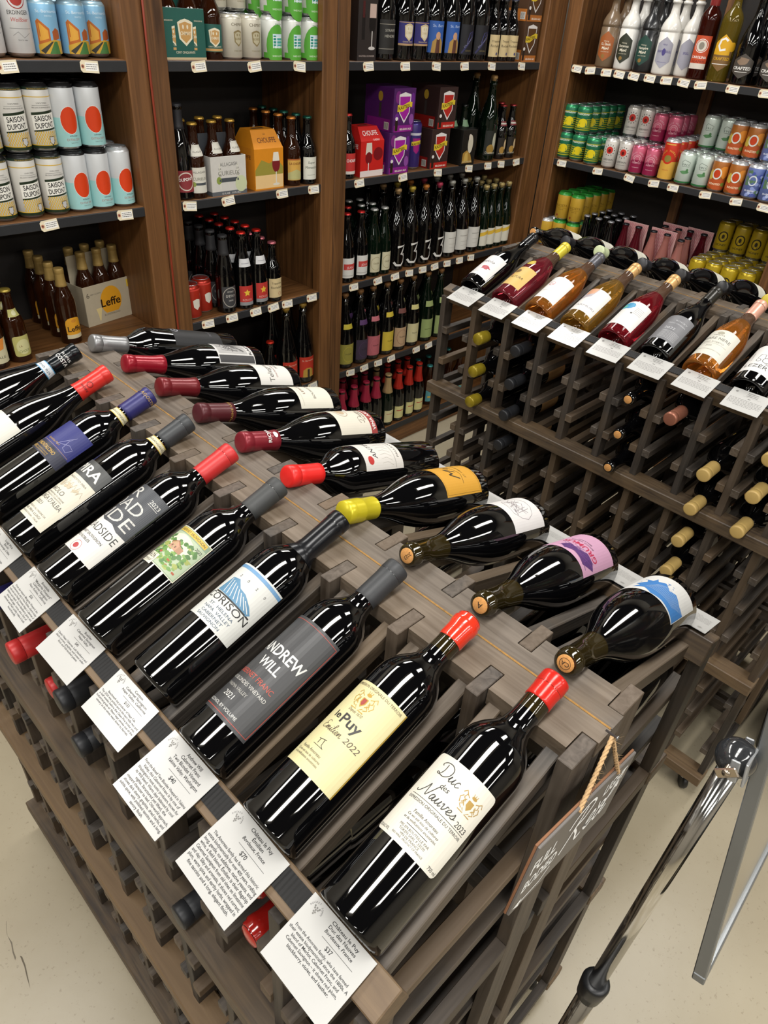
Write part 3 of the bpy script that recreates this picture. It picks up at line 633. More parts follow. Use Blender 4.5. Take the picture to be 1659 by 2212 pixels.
pir = [('r', -46, 122, 46, 152, '#4a4b4a'), T('PIRA', 12, 129, 22, '#ece9e0', b=True, w=50)]+[('l', [(-10+i*7, 96+random.uniform(0, 4)), (-6+i*7, 108+random.uniform(-3, 4)), (-2+i*7, 100)], .6, '#b09a7c') for i in range(7)]+[blob(12+random.uniform(-18, 18), 100+random.uniform(-3, 6), 3, 2, '#cbbd9f') for _ in range(12)]+[T('PRODOTTO PIRA', 14, 114, 4.4, '#7c7468', w=40, sh=.2),
 T('BAROLO', 4, 84, 10, '#48443e', w=36), T('SERRALUNGA D\'ALBA', 2, 67, 10, '#48443e', w=72), T('DENOMINAZIONE DI ORIGINE', 10, 79, 3.4, '#6a645a', w=44), T('CONTROLLATA E GARANTITA', 10, 75.4, 3.2, '#6a645a', w=42), T('2021', 4, 57, 8, '#48443e', w=15), T('IMBOTTIGLIATO ALL\'ORIGINE DA', 10, 48, 3.8, '#6a645a', w=48), T('AGR. PIRA LUIGI', 10, 42, 5, '#48443e', w=40), T('SERRALUNGA D\'ALBA - ITALIA', 10, 37, 3.6, '#6a645a', w=44)]
mon = [('r', -48, 107, 48, 128, '#20223a'), T('BRUNELLO DI MONTALCINO', -8, 118, 8.5, '#c9a24a', b=True, w=70), T('2020', -14, 111, 6, '#c9a24a', b=True, w=14), T('DENOMINAZIONE DI ORIGINE', 4, 113, 3, '#c9a24a', w=34), T('CONTROLLATA E GARANTITA', 4, 109.6, 3, '#c9a24a', w=34), ('l', [(14, 134), (22, 150), (28, 162), (24, 150), (26, 136), (34, 134), (38, 144), (30, 146), (18, 138)], .8, '#8f8fc0'), T('Agostina Pieri', 6, 134, 5, '#c9a24a', sh=.3, w=26), ('l', [(-44, 130), (44, 130)], .4, '#c9a24a')]
DIM = .66  # near-rack labels painted darker to offset the light from above
LABEL_L = [
 ('bordeaux', ('foil', 268, '#b8231a', .2, .1), DO, 252, [('front_label', -39.5, 74, 39.5, 163, 6, '#ece7d8', duc, {'rr': 5})], 'Duc des Nauves wine bottle with cream label and red capsule, lowest on left slope'),
 ('bordeaux', ('wax', 264, '#c6301c'), DO, 246, [('front_label', -39.5, 60, 39.6, 167, -2, '#e8dda8', puy)], 'le Puy Emilien red wine bottle with yellow label and orange-red wax neck, left slope'),
 ('bordeaux', ('foil', 242, '#2b2c2e', .5, .1), None, 0, [('front_label', -48, 38, 48, 176, -8, '#3f3f40', aw, {'ro': .45})], 'Andrew Will wine bottle with charcoal label edged by a thin red line'),
 ('bordeaux', ('foil', 222, '#141518', .25, .3), None, 0, [('front_label', -42, 84, 42, 170, 14, '#dfe0da', cor)], 'Corison wine bottle with pale grey label and blue top band, blue ring on black capsule'),
 ('bordeaux', ('foil', 242, '#333434', .55, .1), None, 0, [('front_label', -38, 100, 38, 170, 2, None, bue)], 'Buehler wine bottle with a green vineyard picture label and dark grey capsule'),
 ('bordeaux', ('foil', 240, '#b22626', .4, .15), None, 0, [('front_label', -55, 45, 55, 174, -24, None, brd)], 'Broadside wine bottle with torn-look black and white label and matt red capsule'),
 ('bordeaux', ('foil', 247, '#2e3032', .45, .2), None, 0, [('front_label', -46, 32, 46, 152, -14, '#e6dfcc', pir), ('neck_seal', -20, 232, 20, 244, 45, '#e5ddb8', [('r', -20, 232, 20, 233, '#d8b93c'), ('r', -20, 243, 20, 244, '#d8b93c'), T('BARANG465C', 0, 236, 4.6, '#565448', w=34)])], 'Luigi Pira Barolo bottle, dark grey capsule with yellow-edged neck seal, on the left slope'),
 ('bordeaux', ('foil', 247, '#26245c', .4, .2, ('lettering', [T('PIERI  AGOSTINA', 0, 288, 7, '#c9a24a', w=60)], 40)), None, 0, [('front_label', -48, 107, 48, 174, 0, '#262a78', mon), ('neck_seal', -20, 232, 20, 244, 45, '#e5ddb8', [('r', -20, 232, 20, 233, '#d8b93c'), ('r', -20, 243, 20, 244, '#d8b93c'), T('AOHCOFFSGAVE', 0, 236, 4.6, '#565448', w=34)])], 'Brunello wine bottle with deep blue label and purple-blue capsule'),
 ('burgundy', ('foil', 214, '#bf2a22', .3, .15, ('lettering', [('o', 0, 238, 5, 5, .8, '#5a1512'), T('FIORE', 0, 226, 5, '#5a1512', w=16)], 60)), None, 0, [('front_label', -44, 20, 44, 104, 0, '#ece9dc', [])], 'sloping-shouldered bottle with plain cream label and bright red capsule, second highest on left slope'),
 ('burgundy', ('foil', 222, '#0d1216', .2, .3, ('lettering', [T('RIPIS', 0, 250, 7, WH, w=22), T('COSTA', 0, 240, 10, WH, b=True, w=28)], 60)), None, 0, [('neck_seal', -22, 205, 22, 221, 45, '#dfe6ea', [('r', -22, 205, 22, 206.4, '#4a9ac8'), ('r', -22, 219.6, 22, 221, '#4a9ac8'), T('000 RJS', 0, 210, 5, '#5a6a74', w=28)]), ('front_label', -40, 18, 40, 96, -10, '#20262c', [])], 'bottle with COSTA on black capsule and light blue neck band, far left slope')]
for i, (pk, cap, nm, nz, labs, lab) in enumerate(LABEL_L):
    x0, zz = (1.845, -5.72) if pk == 'bordeaux' else (1.9, -5.64)
    if i == 3: x0 += .1; zz += .02
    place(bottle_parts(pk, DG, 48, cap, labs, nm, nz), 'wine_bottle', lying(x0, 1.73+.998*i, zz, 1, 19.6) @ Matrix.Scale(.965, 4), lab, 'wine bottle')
rv = obj('neck_ring', tube('neck_ring', [lying(2.02, 1.785+1.022*3, -5.93, 1, 19.6) @ Vector((.0159*math.cos(t*PI/12), .0159*math.sin(t*PI/12), .232)) for t in range(25)], .0006, paint('#4a86b8', .4), 5)) if 0 else None

# right slope
random.seed(11)
tex = lambda c, n, u0, u1, v0, v1: [('l', [(random.uniform(u0, u1), random.uniform(v0, v1)) for _ in range(4)], .6, c) for _ in range(n)]
blu = [('p', [(-42, 96), (-42, 60), (-30, 62), (-16, 52), (-8, 58), (2, 44), (10, 50), (14, 40), (16, 52), (24, 48), (20, 60), (30, 70), (22, 78), (28, 88), (14, 86), (2, 97), (-12, 94)], '#3f86d0')]+[('l', [(-40+i*2, 62+i*3), (-22+i*3, 60+i*3.2), (-4+i*2, 52+i*4), (8+i, 60+i*3)], .5, '#cfe0f2') for i in range(8)]+[blob(random.uniform(-10, 30), random.uniform(36, 60), .9, .8, '#3f86d0') for _ in range(16)]
pnk = [('p', [(-40, 84), (-26, 104), (-6, 98), (6, 106), (16, 96), (10, 84), (-6, 88), (-16, 78), (-30, 80)], '#5a3476')]+tex('#7c4a96', 10, -38, 20, 78, 104)+[T('GRUMUS', -4, 66, 15, '#c62a54', b=True, w=56), T('BIANCO WINTER', 2, 58, 5, '#5a3a50', w=34), T('BELLUNO', 2, 52, 5, '#5a3a50', w=20)]
pig = [('l', [(-24, 72), (-28, 58), (-22, 44), (-10, 36), (4, 34), (14, 40), (18, 52), (12, 64), (16, 74), (8, 80), (-4, 82), (-14, 84), (-24, 72)], .6, '#8d8688')]+tex('#a29a9c', 10, -20, 12, 44, 80)
mer = [('l', [(-40, 27), (40, 27), (40, 108), (-40, 108), (-40, 27)], .5, '#7a5a10'), T('M', -10, 66, 26, '#3a3018', sh=.5)]+S('e', 6, 68, 1.5, '#3a3018', .8)+S('d', 12, 68, 1.5, '#3a3018', .8)+[('l', [(-26, 64), (-8, 58), (10, 66), (24, 60), (30, 66)], .7, '#3a3018'), T('ST. HELENA', 0, 50, 5, '#6a5420', w=34, sh=.2), T('ZINFANDEL', 26, 32, 5, '#3a3018', w=26)]
LABEL_R = [
 ('burgundy', ('cork', [('o', 0, 0, 6.4, 6.4, .5, K), T('CA', 0, -2.4, 7, K)]), 212, [('front_label', -43, 20, 43, 98, -3, '#eceae6', blu)], 'burgundy-shaped bottle with bright blue marbled label, cork stamped CA, right slope'),
 ('burgundy', ('cork', [T('A', 0, -3.4, 10, K)]), 212, [('front_label', -43, 22, 43, 110, -3, '#dba6c4', pnk)], 'burgundy-shaped bottle with pink label and cork stamped A, right slope'),
 ('burgundy', ('cork', [T('2023', 0, -2, 6.4, K, an=60)]), 212, [('front_label', -43, 20, 43, 98, -3, '#e9e6e3', pig)], 'burgundy-shaped bottle with white line-drawing label and 2023 on its cork'),
 ('burgundy', ('screw', 224, '#c2b325'), None, [('front_label', -43, 24, 43, 110, -3, '#dba02c', mer)], 'burgundy-shaped bottle with mustard yellow label and yellow-green wax cap'),
 ('bordeaux', ('foil', 242, '#d0221e', .35, .1), None, [('front_label', -40, 95, 40, 180, -6, '#e4e0d8', [T('ANTEO', 0, 150, 13, K, w=44, sh=.2), ('e', -24, 166, 7, 6, '#c62a26'), ('r', -38, 112, 38, 112.6, '#8a867c'), T('PALLAVOLO', 0, 102, 6, '#5a564c', w=44)]+[('l', [(-34+i*7, 118), (-28+i*7, 130), (-30+i*7, 142)], .5, '#c5c0b4') for i in range(9)])], 'bordeaux-shaped bottle with bright red capsule and white swirled label, right slope'),
 ('burgundy', ('foil', 214, '#7a1f2a', .3, .3, ('lettering', [T('RIOJA', 0, 232, 9, WH, b=True, w=24), ('e', 0, 222, 5, 4, WH), ('r', 24, 236, 32, 244, WH)], -30)), None, [('front_label', -43, 24, 43, 110, -3, '#e6decd', [('r', -43, 24, 43, 38, '#a63a36'), T('VINA ARDANZA', 0, 27, 10, WH, b=True, w=74), ('o', 6, 86, 15, 13, .8, '#a58460'), ('e', 6, 86, 9, 8, '#cdb595')]+S('Duan', -22, 48, 1, '#6a5442', .6)+[T('RESERVA', 0, 42, 5, '#6a5442', w=34)])], 'burgundy-shaped bottle with torn dark red RIOJA capsule and cream label banded in red'),
 ('burgundy', ('foil', 216, '#4c1a20', .35, .2, ('lettering', [T('DOMAINE LEROY', 0, 222, 6, '#b8923c', w=60)], -60)), None, [('front_label', -43, 24, 43, 100, -3, '#ebe7d6', [T('LEROY', 0, 80, 8, '#7a4a34', w=30), T('BOURGOGNE', 0, 60, 8, '#6a6458', w=50), ('l', [(-38, 92), (38, 92)], .4, '#9a9484')])], 'burgundy-shaped bottle with dark maroon capsule lettered in gold and cream label'),
 ('burgundy', ('foil', 210, '#6a1a20', .3, .25), None, [('front_label', -43, 24, 43, 100, -3, '#e9e6de', [T('Telegramme', 0, 66, 16, '#5c5850', w=74), T('CHATEAUNEUF-DU-PAPE', 0, 56, 5, '#9a4a3a', w=56), T('2021', 0, 46, 7, '#5c5850', w=14)])], 'burgundy-shaped bottle with maroon capsule and embossed shoulder, Telegramme label'),
 ('burgundy', ('foil', 206, '#8a1424', .25, .25), None, [('front_label', -43, 26, 43, 110, -3, '#d9d7d3', [('r', -41, 28, -26, 108, '#3c3b3c'), ('r', -22, 40, 40, 106, '#b5b3b0')]+tex('#5a5858', 26, -20, 38, 42, 104)+[T('RADICES', 4, 30, 9, K, b=True, w=56)])], 'burgundy-shaped bottle with crimson capsule and grey engraved picture label'),
 ('bordeaux', ('foil', 236, '#8f8f90', .35, .7), None, [('front_label', -38, 40, 38, 150, -5, '#050508', [T('GO', 8, 132, 22, '#a8a8b0', w=26), T('NAPA', 0, 60, 8, '#6a6a72', w=24)])], 'black-labelled bottle with silver capsule at the far end of the right slope')]
for i, (pk, cap, nz, labs, lab) in enumerate(LABEL_R):
    if pk == 'burgundy': x0, zz, al = 7.02, -5.63, 17
    else: x0, zz, al = 7.18, -5.72, 17.5
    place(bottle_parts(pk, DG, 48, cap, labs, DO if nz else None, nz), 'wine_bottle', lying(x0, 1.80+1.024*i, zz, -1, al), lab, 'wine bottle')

DIM = 1.0
# ---------------------------------------------------------------- description cards
GR = '#1f1e1d'
def card_parts(title, region, price, body, w=80, h=73, seed=0):
    sc = h/73
    base = boxv(-.001*w/2, -.0003, 0, .001*w/2, .0003, .001*h, 0)
    ps = [('card_sheet', bmesh_to('card_sheet', base, paint('#aeadaa', .2, 0, .01, 20)), -1, None)]
    f = Flat(); it = []
    if title:
        lx, ly = -w*.36, h*.87
        for dx, dy in ((0, 0), (-2, 1), (2, 1), (-1, -1.8), (1, -1.8), (0, -3.6), (-3, 2.6), (0, 2.2), (3, 2.6)): it.append(('e', lx+dx*.9, ly+dy*.9-1, .85, .85, '#6c6a66'))
        it.append(('arc', 'POCKET SOMM', lx, ly-1.5, 5.6, -82, 82, 2.3, GR))
        y = h*.9
        for j, s_ in enumerate(title): it.append(T(s_, 6, y, 4.9*sc, GR, b=True, w=min(60, len(s_)*2.3))); y -= 4.9*sc
        for s_ in region: it.append(T(s_, 6, y, 4.6*sc, GR, b=True, sh=.2, w=len(s_)*2.05)); y -= 4.9*sc
        it.append(('l', [(-w*.12, y+.5), (w*.36, y+.5)], .35, GR)); y -= 5.4*sc
        it.append(T(price, 3, y, 5.8*sc, GR, b=True)); y -= 6.0*sc
        dl = min(4.55*sc, (y-2.5)/max(1, len(body)-1))
        for s_ in body: it.append(T(s_, 0, y, min(4.3*sc, dl*.95), GR, b=True, w=min(w-5, len(s_)*1.62))); y -= dl
    else:
        rnd = random.Random(seed)
        it.append(('e', -w*.36, h*.85, 3, 3, '#8a8884'))
        y = h*.9
        for j in range(3): L = rnd.uniform(9, 15); it.append(('r', 5-L, y, 5+L, y+1.5, '#6a6966')); y -= 5*sc
        it.append(('l', [(-w*.15, y+1.5), (w*.32, y+1.5)], .4, '#6a6966')); y -= 5*sc
        it.append(('r', 0, y, 6, y+2, '#6a6966')); y -= 7*sc
        for j in range(rnd.choice((5, 6, 7))):
            L = w*.43 if j < 5 else w*.25
            x = -L
            while x < L-2:
                q = rnd.uniform(2.5, 7); it.append(('r', x, y, min(x+q, L), y+1.3, '#7d7c79')); x += q+1.2
            y -= 4.4*sc
    f.items(it); ps.append(('lettering', f.build('lettering', planemap(.3), None, .06, .002), 0, None))
    tb = boxv(-.001*w/2+.004, .0005, .001*h-.012, .001*w/2-.004, .0012, .001*h-.001, 0)
    ps.append(('holder_clip', bmesh_to('holder_clip', tb, paint('#2b2a29', .5)), -1, None))
    return ps
def card_mat(x, y, z, sg, tilt, h, yaw=0):
    """top edge centre at (x, y, z); card slopes down away from the ridge"""
    t = math.radians(tilt); a = Vector((sg*math.cos(t), 0, math.sin(t))); n = Vector((-sg*math.sin(t), 0, math.cos(t))); u = a.cross(n)
    M = Matrix((u, -n, a)).transposed().to_4x4()
    M = M @ Matrix.Rotation(math.radians(yaw), 4, 'Y'); M.translation = W(x, y, z)+n*.0035-(M.to_3x3() @ Vector((0, 0, 1)))*h*.001; return M
CARDS = [
 (1.73, 62, 77, ['Château le Puy', 'Duc des Nauves'], ['Bordeaux, France'], '$37', ['From the Amoreau family, who have farmed', 'their estate biodynamically since the 1800s. A', 'blend of Merlot, Cabernet Franc, and', 'Cabernet Sauvignon – it shows red plum,', 'blackberry, violet, and leather.'], 'white card for the Duc des Nauves priced $37'),
 (2.75, 73, 80, ['Château le Puy', 'Émilien'], ['Bordeaux, France'], '$70', ['The Amoreau family has farmed this historic', 'estate biodynamically for over 400 years, crafting', 'long, gentle, no additives, native yeasts, and', 'wine, a field blend. Émilien is their flagship', 'Cabernet Sauvignon from old vines on limestone', 'and clay. Silky and aromatic, it shows red currant,', 'plum, warm spice, and earthy herbs, wrapped in', 'fine tannins and a long, elegant finish.'], 'white card for the le Puy Emilien priced $70'),
 (3.76, 76, 80, ['Andrew Will', 'Cabernet Franc', 'Two Blondes Vineyard'], ['Yakima Valley, Washington'], '$40', ['From the famed Two Blondes Vineyard in Yakima', 'Valley, this Cabernet Franc is by one of', 'Washington\'s most iconic producers, known for', 'its Will blend. Warm days balanced by cool', 'nights. Structured yet lifted, the', 'vineyard character to lead. Old-world approach,', 'shows dark cherry, graphite, dried herbs, and', 'subtle spice, with polished tannins and a long,', 'savory finish.'], 'white card for the Andrew Will priced $40'),
 (4.77, 56, 80, ['Corison', 'Cabernet Sauvignon'], ['Napa Valley, California'], '$133', ['Benchmark top producer of Napa Cab.', 'The 2020 was picked and in the barn fully two and', 'a half weeks before the Glass Fire broke out.', 'Industrial-grade air filters kept smoke out of the', 'winery as the wines went down to barrels.'], 'white card for the Corison priced $133'),
 (5.83, 56, 78, ['Buehler', 'Cabernet Sauvignon'], ['Napa Valley'], '$40', ['Classic Napa Cabernet. Lush blackberry and', 'black currant, graphite, and sweet cedar.', 'Rich and full-bodied palate.'], 'white card for the Buehler priced $40'),
 (6.86, 60, 78, ['Broadside', '"Margarita Vineyard"', 'Cabernet Sauvignon'], ['Paso Robles, California'], '$26', ['From the historic Margarita Vineyard, the', 'southernmost site in Paso Robles, where rocky', 'soils and cool Pacific breezes shape a Cabernet of', 'balance and depth. Shows blackberry, plum, and', 'dried wild sage, cocoa, and a hint of', 'mineral and fresh acidity make it both', 'food-friendly.'], 'white card for the Broadside priced $26'),
 (7.88, 60, 78, ['Luigi Pira', 'Barolo'], ['Serralunga d\'Alba'], '$52', ['Traditional Barolo from Serralunga.'], 'white card for the Barolo')]
for y, h, w_, ti, re_, pr, bo, lb in CARDS:
    place(card_parts(ti, re_, pr, bo, w_, h), 'description_card', card_mat(1.83, y, -5.74, 1, 17 if h > 60 else 24, h, random.uniform(-1.5, 1.5)), lb+', clipped to the near rack\'s left beam', 'sign card')
RNAM = ['marbled blue label', 'pink label', 'white line-drawing label', 'mustard yellow label', 'red capsule and swirled label', 'torn RIOJA capsule', 'dark maroon capsule', 'Telegramme label', 'grey engraved label', 'silver capsule']
for i in range(10):
    place(card_parts(None, None, None, None, 78, 66, i), 'description_card', card_mat(6.99, 1.62+1.024*i, -5.735, -1, 17, 66, random.uniform(-2, 2)), 'white card poking out beyond the bottle with the '+RNAM[i], 'sign card')
# ---------------------------------------------------------------- rose and red wines on the right-hand rack
random.seed(21)
DIM = .72  # right-rack labels painted darker for the same overhead light
ROSE = glass('#94303c', .02, .75, 1.38); ORG = glass('#e08e3a', .02, .85, 1.36); GOLD = glass('#c8963c', .02, .85, 1.36); PINKR = glass('#861a24', .02, .7, 1.38)
NECK = glass('#5a4436', .04, .35, 1.4)
LB = lambda bg, its, v0=26, v1=118: [('front_label', -46, v0, 46, v1, -12, bg, its)]
WB = [
 (3.74, DG, ('foil', 236, '#2a2724', .4, .1), LB('#e8e6e2', [T('LEZÈR', 0, 40, 15, K, w=50), ('o', 12, 66, 8, 8, 1, K), ('o', -4, 64, 5, 5, 1, K), ('l', [(-8, 70), (-6, 84), (4, 84), (6, 72), (16, 76)], 1, K), ('l', [(-26, 96), (-30, 70), (-20, 62), (-24, 90)], .8, K), T('2021', 22, 54, 7, K, w=14)]), 'dark bottle with white LEZER label and tractor drawing, lowest visible on the right rack'),
 (4.74, ORG, ('foil', 226, '#cf9a86', .35, .3), LB('#ddd9cc', [T('TENUTA', 0, 96, 6, '#5a5a52', w=26), T('TERRE NERE', 0, 82, 12, '#5a5a52', w=66), T('ETNA ROSATO', 0, 70, 7, '#8a8a80', w=48), ('r', -34, 66, 34, 66.5, '#8a8a80'), T('2020', -4, 56, 7, '#8a8a80', w=14), ('e', 0, 106, 8, 5, '#a8a490'), T('ETNA ROSATO DENOMINAZIONE DI ORIGINE', 0, 44, 3.6, '#9a988c', w=66)]), 'orange rosato bottle with Terre Nere label and pink capsule'),
 (5.74, DG, ('foil', 230, '#26241f', .3, .3), LB('#77767a', [T('ROCKY', 20, 96, 6, '#c8c8ca', w=30), T('FRIULI VENEZIA', 14, 86, 5, '#c8c8ca', w=44), T('2022', 6, 66, 10, '#c8c8ca', w=26)]+[('r', -6, 58-i*4, 38, 59-i*4, '#b5b5b8') for i in range(7)]), 'dark bottle with silvery grey label on the right rack'),
 (6.74, PINKR, ('foil', 246, '#c49a62', .35, .3), LB('#e9e7e4', [blob(-12, 100, 20, 13, '#3f9ac8', 26, .12), blob(-20, 98, 8, 7, '#6cc0a8', 20, .2), ('e', 12, 74, 2.4, 2.4, '#6a6866')]+[('r', 14, 96-i*5, 36, 97-i*5, '#a8a6a2') for i in range(5)]), 'deep pink bottle with white label carrying a blue cloud shape'),
 (7.74, GOLD, ('foil', 246, '#c49a62', .35, .3), LB('#e9e6e2', [('p', [(-46, 118), (10, 118), (4, 84), (-46, 60)], '#b9b0b8'), ('p', [(-20, 118), (8, 118), (4, 96), (-16, 90)], '#dba27e'), ('p', [(-46, 80), (-20, 88), (-24, 64), (-46, 60)], '#8a8494'), T('ARMURI', 12, 44, 9, '#8a8890', w=52)]), 'golden wine bottle with label half covered by a grey and orange picture'),
 (8.74, ORG, ('foil', 236, '#54545a', .35, .4), LB('#efedeb', [('o', -4, 86, 9, 8, 1.2, '#d8929a'), T('CV', -4, 80, 12, '#d8929a', w=18), ('r', -14, 56, 16, 57, '#c0bcb8')]), 'orange wine bottle with white label marked in pale pink, grey capsule'),
 (9.74, ROSE, ('foil', 232, '#c6b634', .35, .2), [('front_label', -40, 30, 40, 112, -12, '#dcb766', [T('ALTURA', 6, 62, 12, '#5a4420', w=40, sh=.2), ('e', -8, 92, 10, 8, '#7a5a30'), ('e', -22, 78, 9, 7, '#b5563a')]), ('medal', -12, 128, 12, 150, -12, '#d8bc3a', [('o', 0, 139, 10, 9, 1, '#8a7420')], {'rr': 10})], 'dark pink bottle with gold label and round gold medal, yellow capsule'),
 (10.74, DG, ('foil', 236, '#1c1c1e', .2, .3), LB('#e9e6e4', [blob(14, 62, 13, 7, '#b54450', 14, .35), T('Randolo', -4, 84, 15, '#6a6468', w=54, sh=.3), ('r', -20, 40, 6, 41, '#b0acaa')]), 'dark bottle with white label and red splash, far end of the right rack slope')]
for y, gm, cap, labs, lab in WB:
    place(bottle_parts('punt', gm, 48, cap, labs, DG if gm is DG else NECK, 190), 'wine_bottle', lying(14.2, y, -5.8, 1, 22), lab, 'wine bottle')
RC = [(3.7, ('foil', 236, '#b9a630', .4, .1), 'yellow'), (4.74, ('foil', 236, '#b9a630', .4, .1), 'yellow-green'), (5.78, ('foil', 240, '#1a1a1c', .3, .2), 'glossy black'), (6.8, ('foil', 240, '#1d1c1e', .4, .2), 'matt black'), (7.8, ('foil', 240, '#2a2a2e', .35, .2), 'dark grey'), (9.0, ('foil', 238, '#b9c49c', .45, .1), 'pale green'), (10.0, ('foil', 240, '#232326', .4, .2), 'charcoal'), (11.02, ('cork', []), 'bare cork')]
for y, cap, cn in RC:
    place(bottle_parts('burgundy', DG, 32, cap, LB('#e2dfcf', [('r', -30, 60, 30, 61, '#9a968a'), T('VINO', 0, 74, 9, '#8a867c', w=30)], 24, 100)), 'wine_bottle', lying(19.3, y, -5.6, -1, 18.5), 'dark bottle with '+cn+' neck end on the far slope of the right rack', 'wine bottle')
for i in range(8):
    y = 10.66-i
    nm = ['dark Randolo bottle', 'gold label and medal bottle', 'pale pink marked bottle', 'golden bottle with picture label', 'blue cloud label bottle', 'silvery grey label bottle', 'Terre Nere bottle', 'LEZER bottle'][i]
    place(card_parts(None, None, None, None, 80, 66, 40+i), 'description_card', card_mat(14.1, y-.08, -5.74, 1, 19, 66, random.uniform(-3, 3)), 'white card below the '+nm, 'sign card')
DIM = 1.0
# bottles stored neck out in the racks
def stored(x_tip, y, row, key, lab, cap, gm=DG, pk='bordeaux', labs=()):
    top = PROF[pk][-1][1]; r = max(p[0] for p in PROF[pk])
    z = -6.75-SL*(row-1)+.2
    t = PI
    M = Matrix(((0, 0, -1), (0, 1, 0), (1, 0, 0))).to_4x4()
    M.translation = W(x_tip+top/110, y, z+.06)
    place(bottle_parts(pk, gm, 28, cap, labs), 'wine_bottle', M, lab, 'wine bottle')
bk, rd, crk = ('foil', 242, '#202124', .45, .2), ('foil', 238, '#aa2222', .4, .1), ('cork', [])
SA = [(1.22, 6.86, 1, rd, 'bottle with red capsule poking out under the left slope beside the Buehler card'), (1.25, 7.88, 1, ('foil', 240, '#2a2766', .4, .2), 'bottle with blue capsule poking out at the left photo edge'),
 (1.5, 6.86, 2, rd, 'bottle with small red capsule below the Buehler card'), (1.32, 5.83, 1, bk, 'bottle with black capsule left of the Corison card'), (1.36, 5.83, 2, bk, 'bottle with black capsule below left of the Corison card'),
 (1.34, 3.77, 3, bk, 'bottle with black ribbed capsule beside the $70 card'), (1.6, 2.78, 2, ('wax', 262, '#b0201a'), 'bottle with orange-red wax top between the $70 and $37 cards'), (1.68, 2.78, 1, ('wax', 262, '#b0201a'), 'bottle with red wax top half hidden behind the $70 card')]
for x, y, r, c, l in SA: stored(x, y, r, 'a', l, c)
sc_ = ('screw', 262, '#8f7d20'); ck = ('foil', 244, '#b09458', .5, .1)
SB = [(13.3, 9.67, 1, sc_, 'gold screw-capped bottle, top of the column of three gold ones'), (13.3, 9.67, 2, sc_, 'gold screw-capped bottle, middle of the column of three gold ones'), (13.35, 9.67, 3, sc_, 'gold screw-capped bottle resting on the tier rail, bottom of three gold ones'),
 (13.45, 8.67, 1, bk, 'black-capped bottle right of the gold ones, top row'), (13.45, 8.67, 2, bk, 'black-capped bottle right of the gold ones, second row'), (13.45, 8.67, 3, bk, 'black-capped bottle right of the gold ones, on the tier rail'), (13.45, 8.67, 4, bk, 'black-capped bottle just under the tier rail'),
 (13.4, 5.67, 1, crk, 'open-cork dark bottle, top of a column of three corks'), (13.4, 5.67, 2, crk, 'open-cork dark bottle, middle of a column of three corks'), (13.4, 5.67, 3, crk, 'open-cork dark bottle on the tier rail, bottom of three corks'), (13.3, 4.67, 1, ('foil', 242, '#9a6450', .35, .5), 'bottle with copper-pink foil neck under the Terre Nere card'),
 (13.3, 3.67, 2, ck, 'straw-coloured capsule bottle, top of the column of four'), (13.3, 3.67, 3, ck, 'straw-coloured capsule bottle on the tier rail'), (13.3, 3.67, 4, ck, 'straw-coloured capsule bottle just below the tier rail'), (13.3, 3.67, 5, ck, 'straw-coloured capsule bottle, bottom of the column of four'),
 (13.3, 2.67, 1, ck, 'straw-coloured capsule bottle at the right photo edge, top'), (13.3, 2.67, 2, ck, 'straw-coloured capsule bottle at the right photo edge, middle'), (13.3, 2.67, 3, ck, 'straw-coloured capsule bottle at the right photo edge, on the tier rail')]
for x, y, r, c, l in SB: stored(x, y, r, 'b', l, c, labs=[('front_label', -40, 90, 40, 170, 0, '#b98f5c' if c is bk else '#cfccc4', None)] if c in (bk, ck) else ())
# bottles lying under the display slope, base out
for y, x, row, rollc, lab in ((2.8, 2.05, 1, '#d9cf9f', 'hidden second le Puy bottle lying in the rack under the slope, yellow-edged label'),):
    M = Matrix(((0, 0, 1), (-1, 0, 0), (0, -1, 0))).to_4x4(); M.translation = W(x, y, -6.48)
    place(bottle_parts('bordeaux', DG, 40, ('foil', 242, '#2b2c2e', .5, .1), [('front_label', -40, 62, 40, 168, 60, '#d8d2b4', [('r', 35, 62, 38, 168, '#c79a34')])]), 'wine_bottle', M, lab, 'wine bottle')
for y, pk, c, lab in ((1.76, 'burgundy', ('cork', []), 'dark bottle lying just below the near end of the right slope, neck towards the ridge'), (4.9, 'burgundy', ('cork', []), 'dark bottle lying below the mustard-labelled bottle'), (2.78, 'burgundy', ('cork', []), 'dark bottle lying below the pink-labelled bottle')):
    M = Matrix(((0, 0, -1), (1, 0, 0), (0, -1, 0))).to_4x4(); M.translation = W(6.95, y, -6.45)
    place(bottle_parts(pk, DG, 32, c), 'wine_bottle', M, lab, 'wine bottle')

